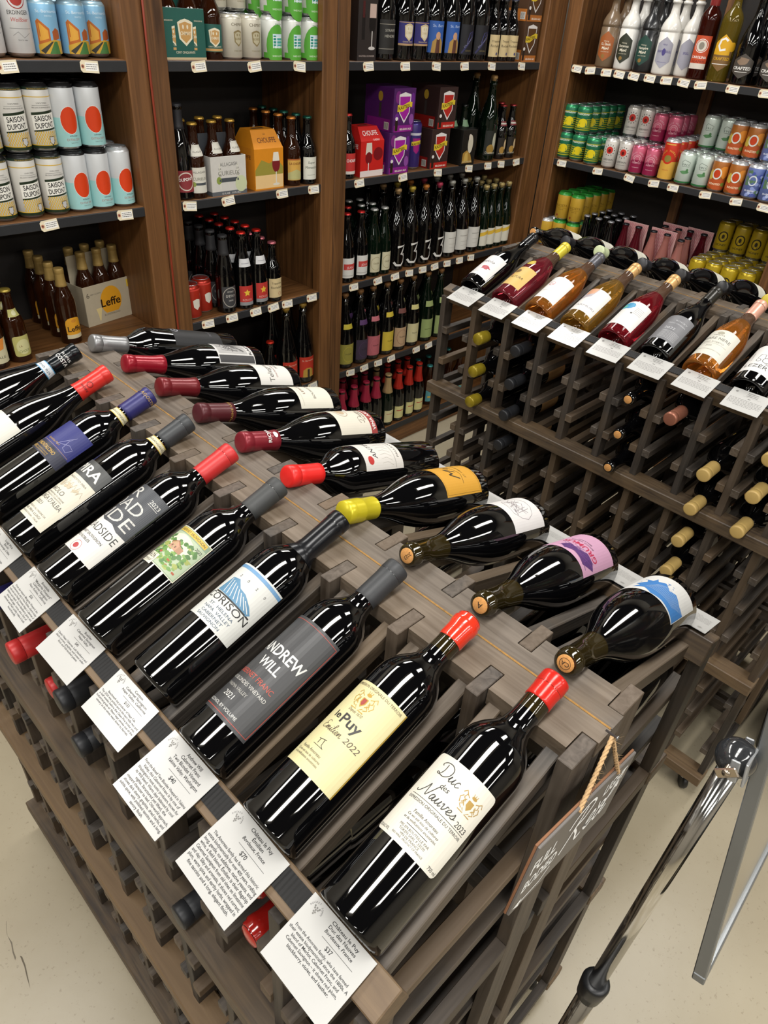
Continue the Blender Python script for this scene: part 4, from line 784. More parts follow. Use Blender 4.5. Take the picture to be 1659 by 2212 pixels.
# ---------------------------------------------------------------- shelf goods
ORD = ['first', 'second', 'third', 'fourth', 'fifth', 'sixth', 'seventh', 'eighth', 'ninth', 'tenth', 'eleventh', 'twelfth']
USED = {}
def put(parts, name, cat, desc, pos, z, right=False, rz=None, group=None, rows=1, dy=.62, lev=1, hh=0, y0=None, r=.3, skip=()):
    """front row at the listed places, further rows behind, layers on top"""
    pos = list(pos)
    n = 0
    for i, q in enumerate(pos):
        for j in range(rows):
            for l in range(lev if not callable(lev) else lev(i, j)):
                if (i, j, l) in skip: continue
                d = (y0 if y0 is not None else (.12+r))+j*dy
                jit = random.uniform(-.02, .02)
                if right: x, y = 28.0+d, q+jit; a = -PI/2+(rz if rz is not None else .25)+random.uniform(-.12, .12)
                else: x, y = q+jit, 18.5+d; a = (rz if rz is not None else -.3)+random.uniform(-.12, .12)
                if rz == 0: a = -PI/2 if right else 0
                lb = desc
                if len(pos) > 1: lb += ', '+ORD[i]+' from left'
                if rows > 1: lb += ', '+('front row' if j == 0 else ORD[j]+' row back')
                if lev > 1 if not callable(lev) else True: lb += ', '+('bottom layer' if l == 0 else 'top layer')
                if lb in USED: USED[lb] += 1; lb += ' again'
                USED[lb] = 1
                place(parts, name, upright(x, y, z+l*(hh/110), a), lb, cat, group or desc)
can = 'beverage_can'; bt = 'beer_bottle'
chk = [('r', -30+6*i+(3 if j % 2 else 0), 18+5*j, -27+6*i+(3 if j % 2 else 0), 23+5*j, '#d9b23a') for i in range(10) for j in range(6)]
dup = can_parts(33, 156, '#dedcd6', '#26362a', [('r', -103, 8, 103, 15, '#22301f'), ('r', -103, 15, 103, 17, '#d9b23a')]+chk+[('p', [(-30, 46), (30, 52), (30, 96), (-30, 90)], '#22301f'), ('p', [(-30, 50), (30, 56), (30, 90), (-30, 84)], '#f0eee6'),
  T('SAISON', -1, 72, 17, K, w=44, b=True, an=4), T('DUPONT', 0, 56, 17, K, w=48, b=True, an=4), ('p', [(4, 36), (20, 36), (20, 22), (12, 14), (4, 22)], '#2a2c2e'), ('p', [(6, 34), (18, 34), (18, 23), (12, 17), (6, 23)], '#c8cace'), ('r', -24, 106, 22, 106.6, '#55544e'), T('UNFILTERED', 0, 110, 4.4, '#55544e', w=26), T('BELGIAN FARMHOUSE ALE', 0, 100, 4.2, '#55544e', w=50), ('r', -103, 124, 103, 126, '#d9b23a'), ('r', -103, 140, 103, 146, '#26362a'), T('THE WORLD\'S MOST ICONIC SAISON', 0, 141, 4, '#c9a24a', w=60)], phi=16, lid='#1b1b1c')
exl = None
exk, exd = [can_parts(33, 156, '#d5d8da', None, [('r', -103, 8, 103, 76, '#9fd0cf'), ('e', 0, 70, 24.5, 32.5, '#f0efec'), ('e', 0, 70, 23.5, 31.5, '#d8431c'), T('stillwater', 4, 32, 6, K, w=22), T('EXTRA DRY', 4, 22, 8, '#a8685c', w=38), T('SAKE STYLE', 4, 16, 3.6, '#55544e', w=20)], phi=16, lid=ld) for ld in ('#1b1b1c', None)]
put(dup, can, 'can', 'Saison Dupont beer can with yellow chequers', (6.35, 7.0, 7.64), -4.92, rows=3, dy=.63, lev=2, hh=157, rz=-.25, y0=.5)
put(exk, can, 'can', 'pale blue can with orange-red oval', (8.24, 8.84), -4.92, rows=4, dy=.62, lev=2, hh=157, rz=-.25, y0=.5)
put(exd, can, 'can', 'pale blue can with orange-red oval beside the post', (9.44,), -4.92, rows=2, dy=.62, rz=-.25, y0=.5)
erd = can_parts(33, 168, '#d8d8d8', None, [('o', 0, 118, 21, 21, 2, '#9a2f2c'), ('e', 0, 118, 15, 15, '#a83a34'), T('ERDINGER', 0, 86, 12, K, w=50), T('Weißbier', 0, 72, 12, '#b54a44', w=42, sh=.2), ('r', -26, 58, 26, 59, '#8a8a8a'), ('l', [(-20, 44), (-8, 52), (4, 40), (20, 50)], .8, '#6a6a6a'), T('SINCE 1886', 0, 34, 4, '#6a6a6a', w=22)], phi=16)
stb = can_parts(33, 122, '#7fb0d0', '#a3c4d6', [('r', -60, 8, 60, 92, '#7fb0d0'), T('St. Bernardus', 0, 92, 9, '#d8e8f4', w=56), T('WATOU', 0, 84, 5, '#d8e8f4', w=18), ('p', [(-32, 74), (-26, 80), (-2, 60), (-2, 34), (-32, 24)], '#b8662c'), ('p', [(-28, 70), (-24, 72), (-6, 56), (-6, 40), (-28, 34)], '#d8a040'), ('p', [(4, 54), (14, 62), (26, 56), (26, 40), (4, 36)], '#a85a32'), ('p', [(-34, 8), (-34, 26), (6, 38), (34, 34), (34, 8)], '#c9a03a'), ('p', [(-10, 8), (6, 34), (14, 34), (20, 8)], '#4a7a44'), ('p', [(-30, 14), (0, 34), (4, 34), (-20, 8)], '#3c3a34')], phi=16)
put(erd, can, 'can', 'white tall wheat beer can with red crest', (6.9, 7.52), -1.6, y0=.5, rows=2, rz=-.25)
put(stb, can, 'can', 'light blue town-picture beer can', (8.13, 8.78), -1.6, y0=.5, rows=2, lev=2, hh=123, rz=-.25)
put(stb, can, 'can', 'light blue town-picture beer can by the post', (9.42,), -1.6, y0=.7, rows=2, rz=-.25)
# leffe, brown bottles
gold = ('foil', 172, '#a98c50', .4, .3)
lef = bottle_parts('beer', BR, 28, gold, [('front_label', -26, 18, 26, 82, 10, '#d99a24', [T('Leffe', 0, 40, 22, '#2c1a0c', b=True, w=42), ('e', 0, 72, 8, 5, '#c9862a'), ('r', -26, 18, 26, 30, '#d2c8a4')], {'rr': 18})])
put(lef, bt, 'beer bottle', 'gold-necked Leffe bottle in the loose column', (7.46,), -8.38, rows=4, dy=.62, y0=.8, rz=-.1)
bra = bottle_parts('steinie', BR, 28, ('crown', '#b9a24a'), [('front_label', -27, 18, 27, 78, 10, '#b9b36c', [('e', 0, 46, 20, 22, '#cfcb96'), T('LA', -8, 46, 8, '#7a4a24', w=9), T('CHOUF', 0, 30, 10, '#5a6a2a', w=30)], {'rr': 8}), ('neck_label', -15, 132, 15, 152, 10, '#b9b36c', [('e', 0, 142, 6, 7, '#d6d2a8')])])
put(bra, bt, 'beer bottle', 'brown bottle with pale green label left of the Leffe', (5.93,), -8.38, rows=2, dy=.66, y0=.45, rz=-.1)
pal = bottle_parts('beer', BR, 24, ('crown', '#c9c4b4'), [('front_label', -28, 16, 28, 86, 10, '#c9c2a0', [('p', [(-20, 86), (20, 86), (10, 56), (-14, 52)], '#d98a3a'), T('ALE', 0, 30, 10, '#5a5a4a', w=24)])])
put(pal, bt, 'beer bottle', 'bottle with cream and orange label at the left photo edge', (5.3,), -8.38, rows=2, y0=.35, rz=-.1)
def carton(w, d, h, body, front=None, side=None, handle=None, lip=None, rough=.45):
    b = paint(body, rough); hw, hd = w/2, d/2; ps = []
    g = lambda n, *a: ps.append((n, bmesh_to(n, boxv(*[v*.001 for v in a], .0006), b), -1, None))
    if handle is None: g('carton_box', -hw, -hd, 0, hw, hd, h)
    else:
        g('front_panel', -hw, -hd, 0, hw, -hd+1.6, h); g('rear_panel', -hw, hd-1.6, 0, hw, hd, h)
        for s in (-1, 1): g('side_panel', s*hw-(1.6 if s > 0 else 0), -hd+1.6, 0, s*hw+(0 if s > 0 else 1.6), hd-1.6, h)
        ps.append(('carry_handle', bmesh_to('carry_handle', boxv(-(hw-2)*.001, -.0015, .001, (hw-2)*.001, .0015, handle*.001, .0006), paint(lip or body, rough)), -1, None))
        g('bottom_panel', -hw+1.6, -hd+1.6, 0, hw-1.6, hd-1.6, 2)
    if front: f = Flat(); f.items(front); ps.append(('front_print', f.build('front_print', planemap(-(-hd) if 0 else hd), None, .15, .03, .4), 0, None))
    if side: f = Flat(); f.items(side); ps.append(('side_print', f.build('side_print', lambda u, v, o: Vector((-hw-o, -u, v)), None, .15, .03, .4), 0, None))
    return ps
lc = carton(186, 124, 128, '#b3a78f', [('p', [(-28, 16), (-28, 88), (0, 108), (30, 88), (42, 40), (30, 28)], '#d99a24') if 0 else ('e', 4, 68, 40, 46, '#d99a24'), ('r', -60, 8, 60, 30, '#b3a78f'), T('Leffe', 2, 52, 36, '#2c1a0c', b=True, w=74), T('6', -78, 92, 22, '#4a4438', w=10), T('ABBEY ALE 330ML', -50, 98, 6, '#6a6458', w=40), ('p', [(-56, 52), (-34, 52), (-40, 30), (-44, 12), (-48, 12), (-50, 30)], '#d8c48a'), T('BLONDE/BLOND', 2, 22, 8, '#5a5448', w=60), ('r', 70, 96, 88, 120, '#d2b23a')], None, 210)
place(lc, 'beer_carton', upright(9.0, 20.6, -8.38, .18), 'open beige Leffe six-pack carton with a yellow arch and bottles inside', 'beer carton')
for i, (dx, dyy) in enumerate([(-.53, -.27), (0, -.27), (.53, -.27), (-.53, .27), (0, .27), (.53, .27)]):
    c, s = math.cos(.18), math.sin(.18)
    place(lef, bt, upright(9.0+dx*c-dyy*s, 20.6+dx*s+dyy*c, -8.36, 0), 'Leffe bottle in the open carton, '+ORD[i % 3]+' from the left in the '+('front' if i < 3 else 'rear')+' row', 'beer bottle', 'Leffe bottles in the open carton')
# bay 2 top shelf
GREEN = '#1f5a50'
shield = lambda u, v, s, c, c2, tx: [('p', [(u-14*s, v+14*s), (u-8*s, v+17*s), (u, v+19*s), (u+8*s, v+17*s), (u+14*s, v+14*s), (u+12*s, v-8*s), (u, v-18*s), (u-12*s, v-8*s)], c), ('p', [(u-11*s, v+12*s), (u, v+15*s), (u+11*s, v+12*s), (u+9*s, v-7*s), (u, v-14*s), (u-9*s, v-7*s)], c2), T(tx, u, v-3*s, 7*s, c, b=True, w=19*s), ('e', u-4*s, v+8*s, 1.6*s, 3*s, c), ('e', u+4*s, v+8*s, 1.6*s, 3*s, c)]
gc = carton(132, 128, 122, GREEN, shield(4, 66, 1.7, '#e8dfc4', '#c79a5c', 'CHIMAY')+[('r', -66, 2, 66, 9, '#c9b690'), T('CENT CINQUANTE', 0, 18, 8, '#e8dfc4', w=60), T('BIERE BLONDE FORTE', -46, 92, 5, '#e8dfc4', w=26), T('STRONG BLOND ALE', 46, 92, 5, '#e8dfc4', w=26)], [('r', -60, 4, 60, 12, '#c9b690')], 190)
place(gc, 'beer_carton', upright(11.5, 19.25, -1.65, 0), 'green Chimay four-bottle carton on the top shelf', 'beer carton')
chb = bottle_parts('steinie', BR, 28, ('crown', '#2a6a5a'), [('front_label', -30, 22, 30, 88, 8, GREEN, shield(0, 56, 1.25, '#e8dfc4', '#c79a5c', 'CHIMAY')+[('r', -30, 24, 30, 30, '#c79a5c'), T('CENT CINQUANTE', 0, 33, 5, '#e8dfc4', w=40)])])
for dx in (-.3, .3):
    for dy in (-.3, .3): place(chb, bt, upright(11.5+dx, 19.25+dy, -1.63, 0), 'green-labelled bottle standing in the green carton, '+('left' if dx < 0 else 'right')+(' front' if dy < 0 else ' rear'), 'beer bottle', 'bottles in the green Chimay carton')
put(chb, bt, 'beer bottle', 'loose brown bottle with green Chimay label', (12.5,), -1.65, rows=3, dy=.6, y0=.5)
cw = can_parts(33, 116, '#c9c4b4', None, shield(4, 56, 1.1, '#8a7a54', '#bdb598', 'BLONDE')+[T('CHIMAY', 4, 86, 11, '#5a4f34', w=42), T('CINQ CENTS', 4, 24, 5, '#8a7a54', w=32)], phi=14)
put(cw, can, 'can', 'beige Chimay can with brown shield', (13.1, 13.72), -1.65, rows=3, dy=.63, y0=.5, lev=lambda i, j: 2 if j else 1, hh=118)
gw = can_parts(33, 116, '#d9dcd6', None, [('e', 6, 40, 36, 54, '#5aa83c'), ('r', -40, 8, 50, 22, '#5aa83c'), ('r', -10, 34, 26, 70, '#cfe6f0'), ('r', -8, 40, 0, 66, '#2a8a7a'), ('r', 4, 40, 24, 62, '#4aa8a0')]+[('r', -10, 36+i*8, 26, 38+i*8, '#e9f0ee') for i in range(4)]+[T('SHED KLOSTER', 8, 12, 6, '#e9f0e0', w=40), T('MISSION', 10, 92, 6, '#2a8a3a', w=24)], phi=10)
put(gw, can, 'can', 'green and white can with house picture', (14.44, 15.14, 15.78), -1.65, rows=3, dy=.63, y0=.5, lev=2, hh=117)
# bay 2 second shelf
dt = bottle_parts('slim', DG, 24, ('foil', 190, '#26262a', .5, .2), [('front_label', -30, 22, 30, 82, 10, '#8a2f34', [('o', 0, 52, 26, 26, 3, '#d9cfc0'), T('DUPONT', 0, 54, 12, WH, b=True, w=44, an=6)])])
put(dt, bt, 'beer bottle', 'dark bottle with red and white crest label by the left post', (11.2,), -4.92, rows=3, dy=.65, y0=.4)
alb = bottle_parts('steinie', BR, 28, ('crown', '#b58f3c'), [('front_label', -29, 16, 29, 88, 10, '#d5d2c6', [T('ALLAGASH', 0, 72, 8, '#5a5a54', w=42), T('CURIEUX', 0, 52, 12, '#6a6a5a', w=46), ('r', -22, 38, 22, 45, '#4a4f54'), ('e', -20, 41, 6, 7, '#8a9a4a')]), ('neck_label', -18, 118, 18, 148, 10, '#d5d2c6', [T('ALLAGASH', 0, 128, 7, '#5a5a54', w=28)])])
put(alb, bt, 'beer bottle', 'Allagash Curieux bottle with white label', (11.62,), -4.92, rows=4, dy=.6, y0=.35)
ac = carton(130, 128, 112, '#cfccc6', [T('ALLAGASH', 0, 84, 15, '#6a6a66', w=64), T('CURIEUX', 0, 58, 18, '#7a7a70', w=80), ('r', -36, 38, 44, 50, '#4a4f54'), ('e', -38, 44, 9, 11, '#8a9a4a'), ('r', -65, 0, 65, 12, '#5d6166'), T('12 FL OZ   11.0% ALC', 6, 3, 7, WH, w=70), ('e', 44, 30, 22, 24, '#c8cfa8')], [T('CURIEUX', 0, 58, 16, '#7a7a70', w=70), ('r', -64, 0, 64, 12, '#5d6166')], 168, '#4f5257')
place(ac, 'beer_carton', upright(12.55, 19.2, -4.92, 0), 'white Allagash Curieux carton with grey handle', 'beer carton')
for dx in (-.3, .3):
    for dy in (-.3, .3): place(alb, bt, upright(12.55+dx, 19.2+dy, -4.9, 0), 'Allagash bottle inside the white carton, '+('left' if dx < 0 else 'right')+(' front' if dy < 0 else ' rear'), 'beer bottle', 'bottles in the white Allagash carton')
def gable(w, d, h, ht, body, front, side):
    hw, hd = w/2, d/2
    vs = [(-hw, -hd, 0), (hw, -hd, 0), (hw, hd, 0), (-hw, hd, 0), (-hw, -hd, h), (hw, -hd, h), (hw, hd, h), (-hw, hd, h), (-hw*.82, -hd*.45, ht), (hw*.82, -hd*.45, ht), (hw*.82, hd*.45, ht), (-hw*.82, hd*.45, ht)]
    fs = [[3, 2, 1, 0]]+[[i, (i+1) % 4, (i+1) % 4+4, i+4] for i in range(4)]+[[i+4, (i+1) % 4+4, (i+1) % 4+8, i+8] for i in range(4)]+[[8, 9, 10, 11]]
    ps = [('carton_box', mesh('carton_box', [Vector(v)*.001 for v in vs], fs, paint(body, .4)), -1, None)]
    def fr(u, v, o):
        if v <= h: return Vector((u, -hd-o, v))
        t = (v-h)/(ht-h); return Vector((u*(1-.18*t), -hd+(hd*.55)*t-o, v))
    f = Flat(); f.items(front); ps.append(('front_print', f.build('front_print', fr, None, .3, .03, .4), 0, None))
    ps.append(('carry_slot', bmesh_to('carry_slot', boxv(-.022, -.006, ht*.001, .022, .006, (ht+.8)*.001), paint('#241408', .7)), 0, None))
    if side: f = Flat(); f.items(side); ps.append(('side_print', f.build('side_print', lambda u, v, o: Vector((-hw-o, -u, v)), None, .3, .03, .4), 0, None))
    return ps
choc = gable(116, 120, 122, 172, '#d98a1e', [T('LA', 0, 158, 7, K, w=10), T('CHOUFFE', 2, 138, 19, '#7a4210', b=True, w=78), ('p', [(-56, 60), (-30, 90), (0, 78), (30, 92), (56, 66), (56, 40), (-56, 40)], '#9a8f3c'), ('p', [(-56, 4), (-56, 44), (56, 44), (56, 4)], '#e8c48a'), ('e', 28, 76, 16, 26, '#7a2024'), ('p', [(14, 84), (42, 84), (38, 110), (18, 110)], '#e8e0d0'), ('r', 26, 16, 30, 52, '#e0d8c8'), ('e', 28, 14, 14, 4, '#e0d8c8')], [T('CHOUFFE', 0, 90, 16, '#7a4210', b=True, w=80)])
place(choc, 'beer_carton', upright(14.0, 19.2, -4.92, 0), 'orange-yellow Chouffe gable carton with a red beer glass', 'beer carton')
cho = bottle_parts('steinie', BR, 28, ('crown', '#c27a34'), [('front_label', -30, 18, 30, 84, 10, '#d0a24a', [T('LA CHOUFFE', 0, 66, 10, '#7a3a10', b=True, w=48), ('p', [(-30, 20), (-30, 40), (0, 52), (30, 40), (30, 20)], '#b8b47a'), ('r', -30, 80, 30, 84, '#a85a2a')])])
put(cho, bt, 'beer bottle', 'brown bottle with orange label and orange cap', (15.02,), -4.92, rows=4, dy=.62, y0=.4)
stm = bottle_parts('steinie', DG, 28, ('crown', '#1f5a4a'), [('front_label', -30, 16, 30, 86, 8, '#d9d9cc', [T('Super', 0, 66, 10, '#3a4a3c', w=28, sh=.2), T('Monastère', 0, 50, 12, '#3a4a3c', w=46, sh=.2), ('r', -16, 30, 16, 31, '#8a8f84')])])
put(stm, bt, 'beer bottle', 'black bottle with white label and green cap beside the post', (15.62,), -4.92, rows=5, dy=.56, y0=.35)
# bay 2 third and fourth shelf
rc = can_parts(33, 116, '#a82c1c', None, shield(6, 52, 1.0, '#d9d2c4', '#d9d2c4', 'ROUGE')+[('r', -103, 98, 103, 103, '#d8463c')], phi=14)
put(rc, can, 'can', 'red can with white shield', (11.14,), -8.38, rows=3, dy=.66, y0=.45, lev=lambda i, j: 2 if j == 2 else 1, hh=117)
put(rc, can, 'can', 'red can with white shield, set further right', (11.72,), -8.38, rows=1, y0=.75)
sty = bottle_parts('slim', DG, 28, ('foil', 192, '#2c2c2e', .6, .1), [('front_label', -30, 18, 30, 92, 14, '#3a3a3c', [('o', 0, 55, 29, 34, 2, '#b9b3a8'), T('STOUT', 0, 72, 7, '#d0ccc4', w=24), T('D\'ETAT', 0, 56, 11, '#d0ccc4', w=34), T('1893', 0, 42, 7, '#d0ccc4', w=16)])])
put(sty, bt, 'beer bottle', 'black bottle with grey neck foil and dark shield label', (12.32,), -8.38, rows=4, dy=.62, y0=.35)
sta = bottle_parts('slim', DG, 28, ('crown', '#c8281e'), [('front_label', -27, 14, 27, 82, 10, '#b5302a', [('p', [(8*math.cos(math.radians(90+i*36))*(1.6 if i % 2 == 0 else .8), 58+8*math.sin(math.radians(90+i*36))*(1.6 if i % 2 == 0 else .8)) for i in range(10)], '#e0b83a'), T('ROUGE', 0, 30, 10, '#e0a8a0', w=34), ('r', -27, 14, 27, 26, '#8a8a8c')]), ('neck_label', -21, 146, 21, 172, 10, '#cfcfd0', [('r', -14, 156, 14, 158, '#9a9aa0')])])
put(sta, bt, 'beer bottle', 'red-capped bottle with gold star on red label', (12.98, 13.55), -8.38, rows=5, dy=.57, y0=.33)
roc = bottle_parts('steinie', DG, 28, ('crown', '#c8707a'), [('front_label', -30, 16, 30, 84, 10, '#cdb98c', [T('Trappistes', 0, 64, 10, '#3a2f20', w=40), T('Rochefort', 0, 48, 12, '#3a2f20', w=44), ('o', 10, 30, 6, 6, 1, '#b5544a')])])
put(roc, bt, 'beer bottle', 'pink-capped bottle with cream Trappistes Rochefort label', (14.15,), -8.38, rows=3, dy=.6, y0=.33)
abt = bottle_parts('magnum', DG, 28, ('caged', '#c9a24a'), [('front_label', -38, 26, 38, 112, 10, '#b8301e', [T('St. Bernardus', 0, 94, 10, '#e0b8a4', w=54), ('p', [(-24, 26), (-22, 56), (-8, 66), (8, 66), (22, 56), (24, 26)], '#b58f3c'), ('r', -5, 26, 5, 60, '#3a2a20')])])
put(abt, bt, 'beer bottle', 'corked bottle with red St. Bernardus label', (14.75, 15.5), -11.72, rows=2, dy=.82, y0=.45)
put(bottle_parts('steinie', DG, 24, ('crown', '#c8301e'), [('front_label', -28, 14, 28, 60, 10, '#b8301e', [('r', -20, 30, 20, 32, WH)]), ('neck_label', -16, 100, 6, 118, 10, '#d0d0d0', [])]), bt, 'beer bottle', 'small red-capped bottle on the lower shelf', (14.0,), -11.72, rows=1, y0=.4)
# bay 3 top shelf
kd = carton(86, 86, 210, '#2b2422', [('p', [(6, 96), (8, 150), (36, 150), (36, 96), (30, 80), (12, 80)], '#120d0c'), ('p', [(7, 120), (8, 158), (36, 158), (37, 120)], '#c9b0a4'), ('r', 19, 40, 23, 84, '#cfcac6'), ('e', 21, 36, 15, 5, '#cfcac6'), ('r', -26, 60, -12, 130, '#171211'), ('r', -24, 120, -14, 165, '#4a1a1a'), T('KASTEEL DONKER', 0, 12, 7, '#b9a8a0', w=70)])
place(kd, 'gift_box', upright(17.75, 19.0, -1.62, 0), 'tall dark brown gift box printed with a tulip glass', 'gift box')
def B3(prof, col, cap, its, v0=26, v1=110, nl=None, w=38, gm=None, phi=12): return bottle_parts(prof, gm or DG, 28, cap, [('front_label', -w, v0, w, v1, phi, col, its)]+([nl] if nl else []))
put(B3('magnum', '#1e1c1a', ('caged', '#8a8478'), [T('STRAFFE', 4, 84, 11, '#b9b5aa', w=44), T('HENDRIK', 4, 68, 11, '#b9b5aa', w=46), ('r', -38, 34, 38, 36, '#8a8478'), ('r', -38, 104, 38, 106, '#8a8478')], 20, 118), bt, 'beer bottle', 'black bottle with Straffe Hendrik label', (18.78,), -1.62, rows=2, dy=.8, y0=.5)
put(B3('magnum', '#26206e', ('caged', '#b5a46a'), shield(2, 84, 1.4, '#cdbb92', '#e0d6bc', 'CHIMAY')+[('r', -38, 46, 38, 52, '#b5936a'), ('r', -38, 112, 38, 114, '#b5936a'), T('GRANDE RESERVE', 0, 55, 6, '#cdbb92', w=44)], 46, 116), bt, 'beer bottle', 'large bottle with violet-blue Chimay label', (19.6, 20.32), -1.62, rows=2, dy=.8, y0=.5)
put(B3('magnum', '#2a5aa8', ('caged', '#b5a46a'), [T('St. Bern', 0, 104, 12, '#b9cdf0', w=48), ('p', [(-26, 26), (-22, 60), (-8, 72), (10, 72), (24, 58), (26, 26)], '#b08a44'), ('p', [(-10, 26), (-6, 70), (8, 70), (10, 26)], '#5a3428'), ('e', 0, 78, 10, 12, '#c99a78')], 26, 122), bt, 'beer bottle', 'large bottle with bright blue St. Bernardus label', (21.06, 21.84), -1.62, rows=2, dy=.8, y0=.5)
put(B3('lambic', '#101018', ('caged', '#6a665a'), [('l', [(-30, 26), (-10, 50), (10, 74), (30, 98)], 6, '#2a2a5a'), T('DUCHESS', 0, 60, 8, '#8a88a8', w=50, an=42), ('l', [(-10, 60), (0, 90), (14, 96), (6, 80)], 2, '#4a4a8a'), T('GOUDEN', 0, 32, 6, '#8a7a4a', w=28)], 22, 116), bt, 'beer bottle', 'black bottle with diagonal dark blue banner', (22.62, 23.42), -1.62, rows=2, dy=.8, y0=.5)
put(B3('steinie', '#d0bb8c', ('crown', '#3a3a4a'), [T('Trappistes', 0, 64, 10, '#3a2f20', w=42), T('Rochefort', 0, 48, 12, '#3a2f20', w=46), ('e', 6, 26, 5, 5, '#4a4a7a')], 16, 88, None, 30), bt, 'beer bottle', 'bottle with cream Rochefort label on the top shelf', (24.15, 24.7, 25.25), -1.62, rows=3, dy=.6, y0=.4)
kas = lambda c1, c2: [('p', [(-30, 120), (0, 128), (32, 120), (28, 62), (2, 28), (-26, 62)], '#e6e2e0'), ('p', [(-26, 114), (28, 114), (24, 62), (2, 36), (-22, 62)], c1), ('r', -27, 114, 29, 122, '#e6e2e0'), ('p', [(-36, 66), (-36, 88), (-10, 86), (24, 98), (40, 96), (40, 80), (20, 80), (-8, 66)], '#dcc034'), T('KASTEEL', 1, 76, 15, '#3a2a10', b=True, w=62, an=9), ('r', -50, 0, 50, 22, c2), T('BELGIAN ALE', 12, 6, 9, '#f0e6d8', b=True, w=60), ('r', -44, 4, -30, 44, '#26180f'), ('e', -37, 44, 7, 6, '#e0dcd8')]
kside = lambda c2: [('r', -60, 0, 60, 40, c2), ('r', 30, 6, 54, 30, '#d9d5cc')]+[('r', 31+i*3, 8, 32.4+i*3, 28, '#2a2420') for i in range(7)]+[('e', 6, 110, 12, 16, '#a8862c'), ('r', 0, 44, 12, 90, '#3a3230')]
kbr = carton(100, 128, 136, '#4a3220', kas('#5a3a1c', '#b06a2c'), kside('#b06a2c'))
place(kbr, 'beer_carton', upright(26.2, 19.25, -1.62, 0), 'brown Kasteel box on the top shelf, lower of two', 'beer carton'); place(kbr, 'beer_carton', upright(26.2, 19.25, -1.62+137/110, 0), 'brown Kasteel box on the top shelf, stacked on the lower one', 'beer carton')
kc = can_parts(33, 168, '#3a322e', None, [('p', [(-18, 110), (0, 114), (18, 110), (16, 76), (0, 56), (-16, 76)], '#d9d4ce'), ('p', [(-14, 106), (14, 106), (12, 78), (0, 62), (-12, 78)], '#6a4420'), ('p', [(-22, 84), (-22, 98), (22, 104), (22, 90)], '#dcc034'), T('KASTEEL', 0, 88, 10, '#3a2a10', b=True, w=38, an=7)])
put(kc, can, 'can', 'tall dark Kasteel can beside the brown box', (25.42,), -1.62, rows=1, y0=.9)
# bay 3 second shelf
chr_ = gable(116, 120, 118, 160, '#c8211c', [T('CHOUFFE', 0, 134, 20, '#f0d8d4', b=True, w=82), T('CHERRY', 20, 118, 8, '#f0d8d4', w=34), ('p', [(-58, 0), (-58, 20), (58, 20), (58, 0)], '#e6d8d4'), ('e', 30, 74, 24, 22, '#7a1018'), ('p', [(-34, 74), (0, 74), (-4, 112), (-30, 112)], '#d9cfc0'), ('e', -17, 62, 17, 20, '#7a1018'), ('r', -19, 16, -15, 46, '#e6d8d4'), ('e', -17, 16, 14, 4, '#e6d8d4')], [T('CHOUFFE', 0, 92, 20, '#f0d8d4', b=True, w=92)])
place(chr_, 'beer_carton', upright(18.25, 19.2, -4.92, 0), 'bright red Chouffe Cherry gable carton', 'beer carton'); place(chr_, 'beer_carton', upright(18.1, 20.4, -4.92, 0), 'bright red Chouffe carton behind the front one', 'beer carton')
put(B3('steinie', '#c0302c', ('crown', '#b8302a'), [T('CHOUFFE', 0, 56, 13, WH, b=True, w=44), ('r', -30, 16, 30, 26, '#d9cfc8')], 16, 84, None, 30), bt, 'beer bottle', 'small bottle with red and white label by the post', (17.3,), -4.92, rows=2, y0=.38)
kpu = carton(112, 150, 140, '#4a1a5c', [('e', -34, 112, 14, 20, '#7a2a7a'), ('e', 42, 100, 10, 26, '#6a2488'), ('e', 40, 40, 12, 18, '#8a4a9a'), ('e', -36, 46, 12, 16, '#6a2488')]+kas('#a01e98', '#8a1f86'), kside('#7a1a78'))
place(kpu, 'beer_carton', upright(19.45, 19.25, -4.92, 0), 'purple Kasteel box, lower of the two', 'beer carton'); place(kpu, 'beer_carton', upright(19.55, 19.25, -4.92+141/110, .0), 'purple Kasteel box stacked on the lower one', 'beer carton')
kr = carton(104, 150, 140, '#33201e', kas('#b5261e', '#b02018'), kside('#8a1a14'))
place(kr, 'beer_carton', upright(21.55, 19.25, -4.92, 0), 'dark Kasteel box with red shield, lower of the two', 'beer carton'); place(kr, 'beer_carton', upright(21.75, 19.25, -4.92+141/110, 0), 'dark Kasteel box with red shield stacked on the lower one', 'beer carton')
kpc = can_parts(33, 168, '#3c2c74', None, [('r', -103, 120, 103, 128, '#d0ccd8'), ('p', [(-18, 110), (18, 110), (12, 66), (0, 56), (-12, 66)], '#a01e78'), ('p', [(-22, 84), (-22, 98), (22, 104), (22, 90)], '#dcc034'), T('KASTEEL', 0, 88, 10, '#3a2a10', b=True, w=38, an=7)])
put(kpc, can, 'can', 'tall violet Kasteel can between the boxes', (20.58,), -4.92, rows=1, y0=.55)
db = carton(88, 100, 130, '#14120f', [('e', 8, 78, 16, 34, '#cfc8b4'), ('e', 2, 104, 8, 11, '#d9cfc0'), ('p', [(-36, 8), (-34, 46), (-10, 56), (14, 40), (30, 8)], '#a8823a'), ('p', [(-26, 14), (-20, 44), (-4, 50), (2, 14)], '#c9a858'), T('DUCHESSE', -4, 10, 8, '#d0c8a8', w=60)])
place(db, 'beer_carton', upright(23.1, 18.95, -4.92, 0), 'black carton with a pale figure and gold, beside the Kasteel boxes', 'beer carton')
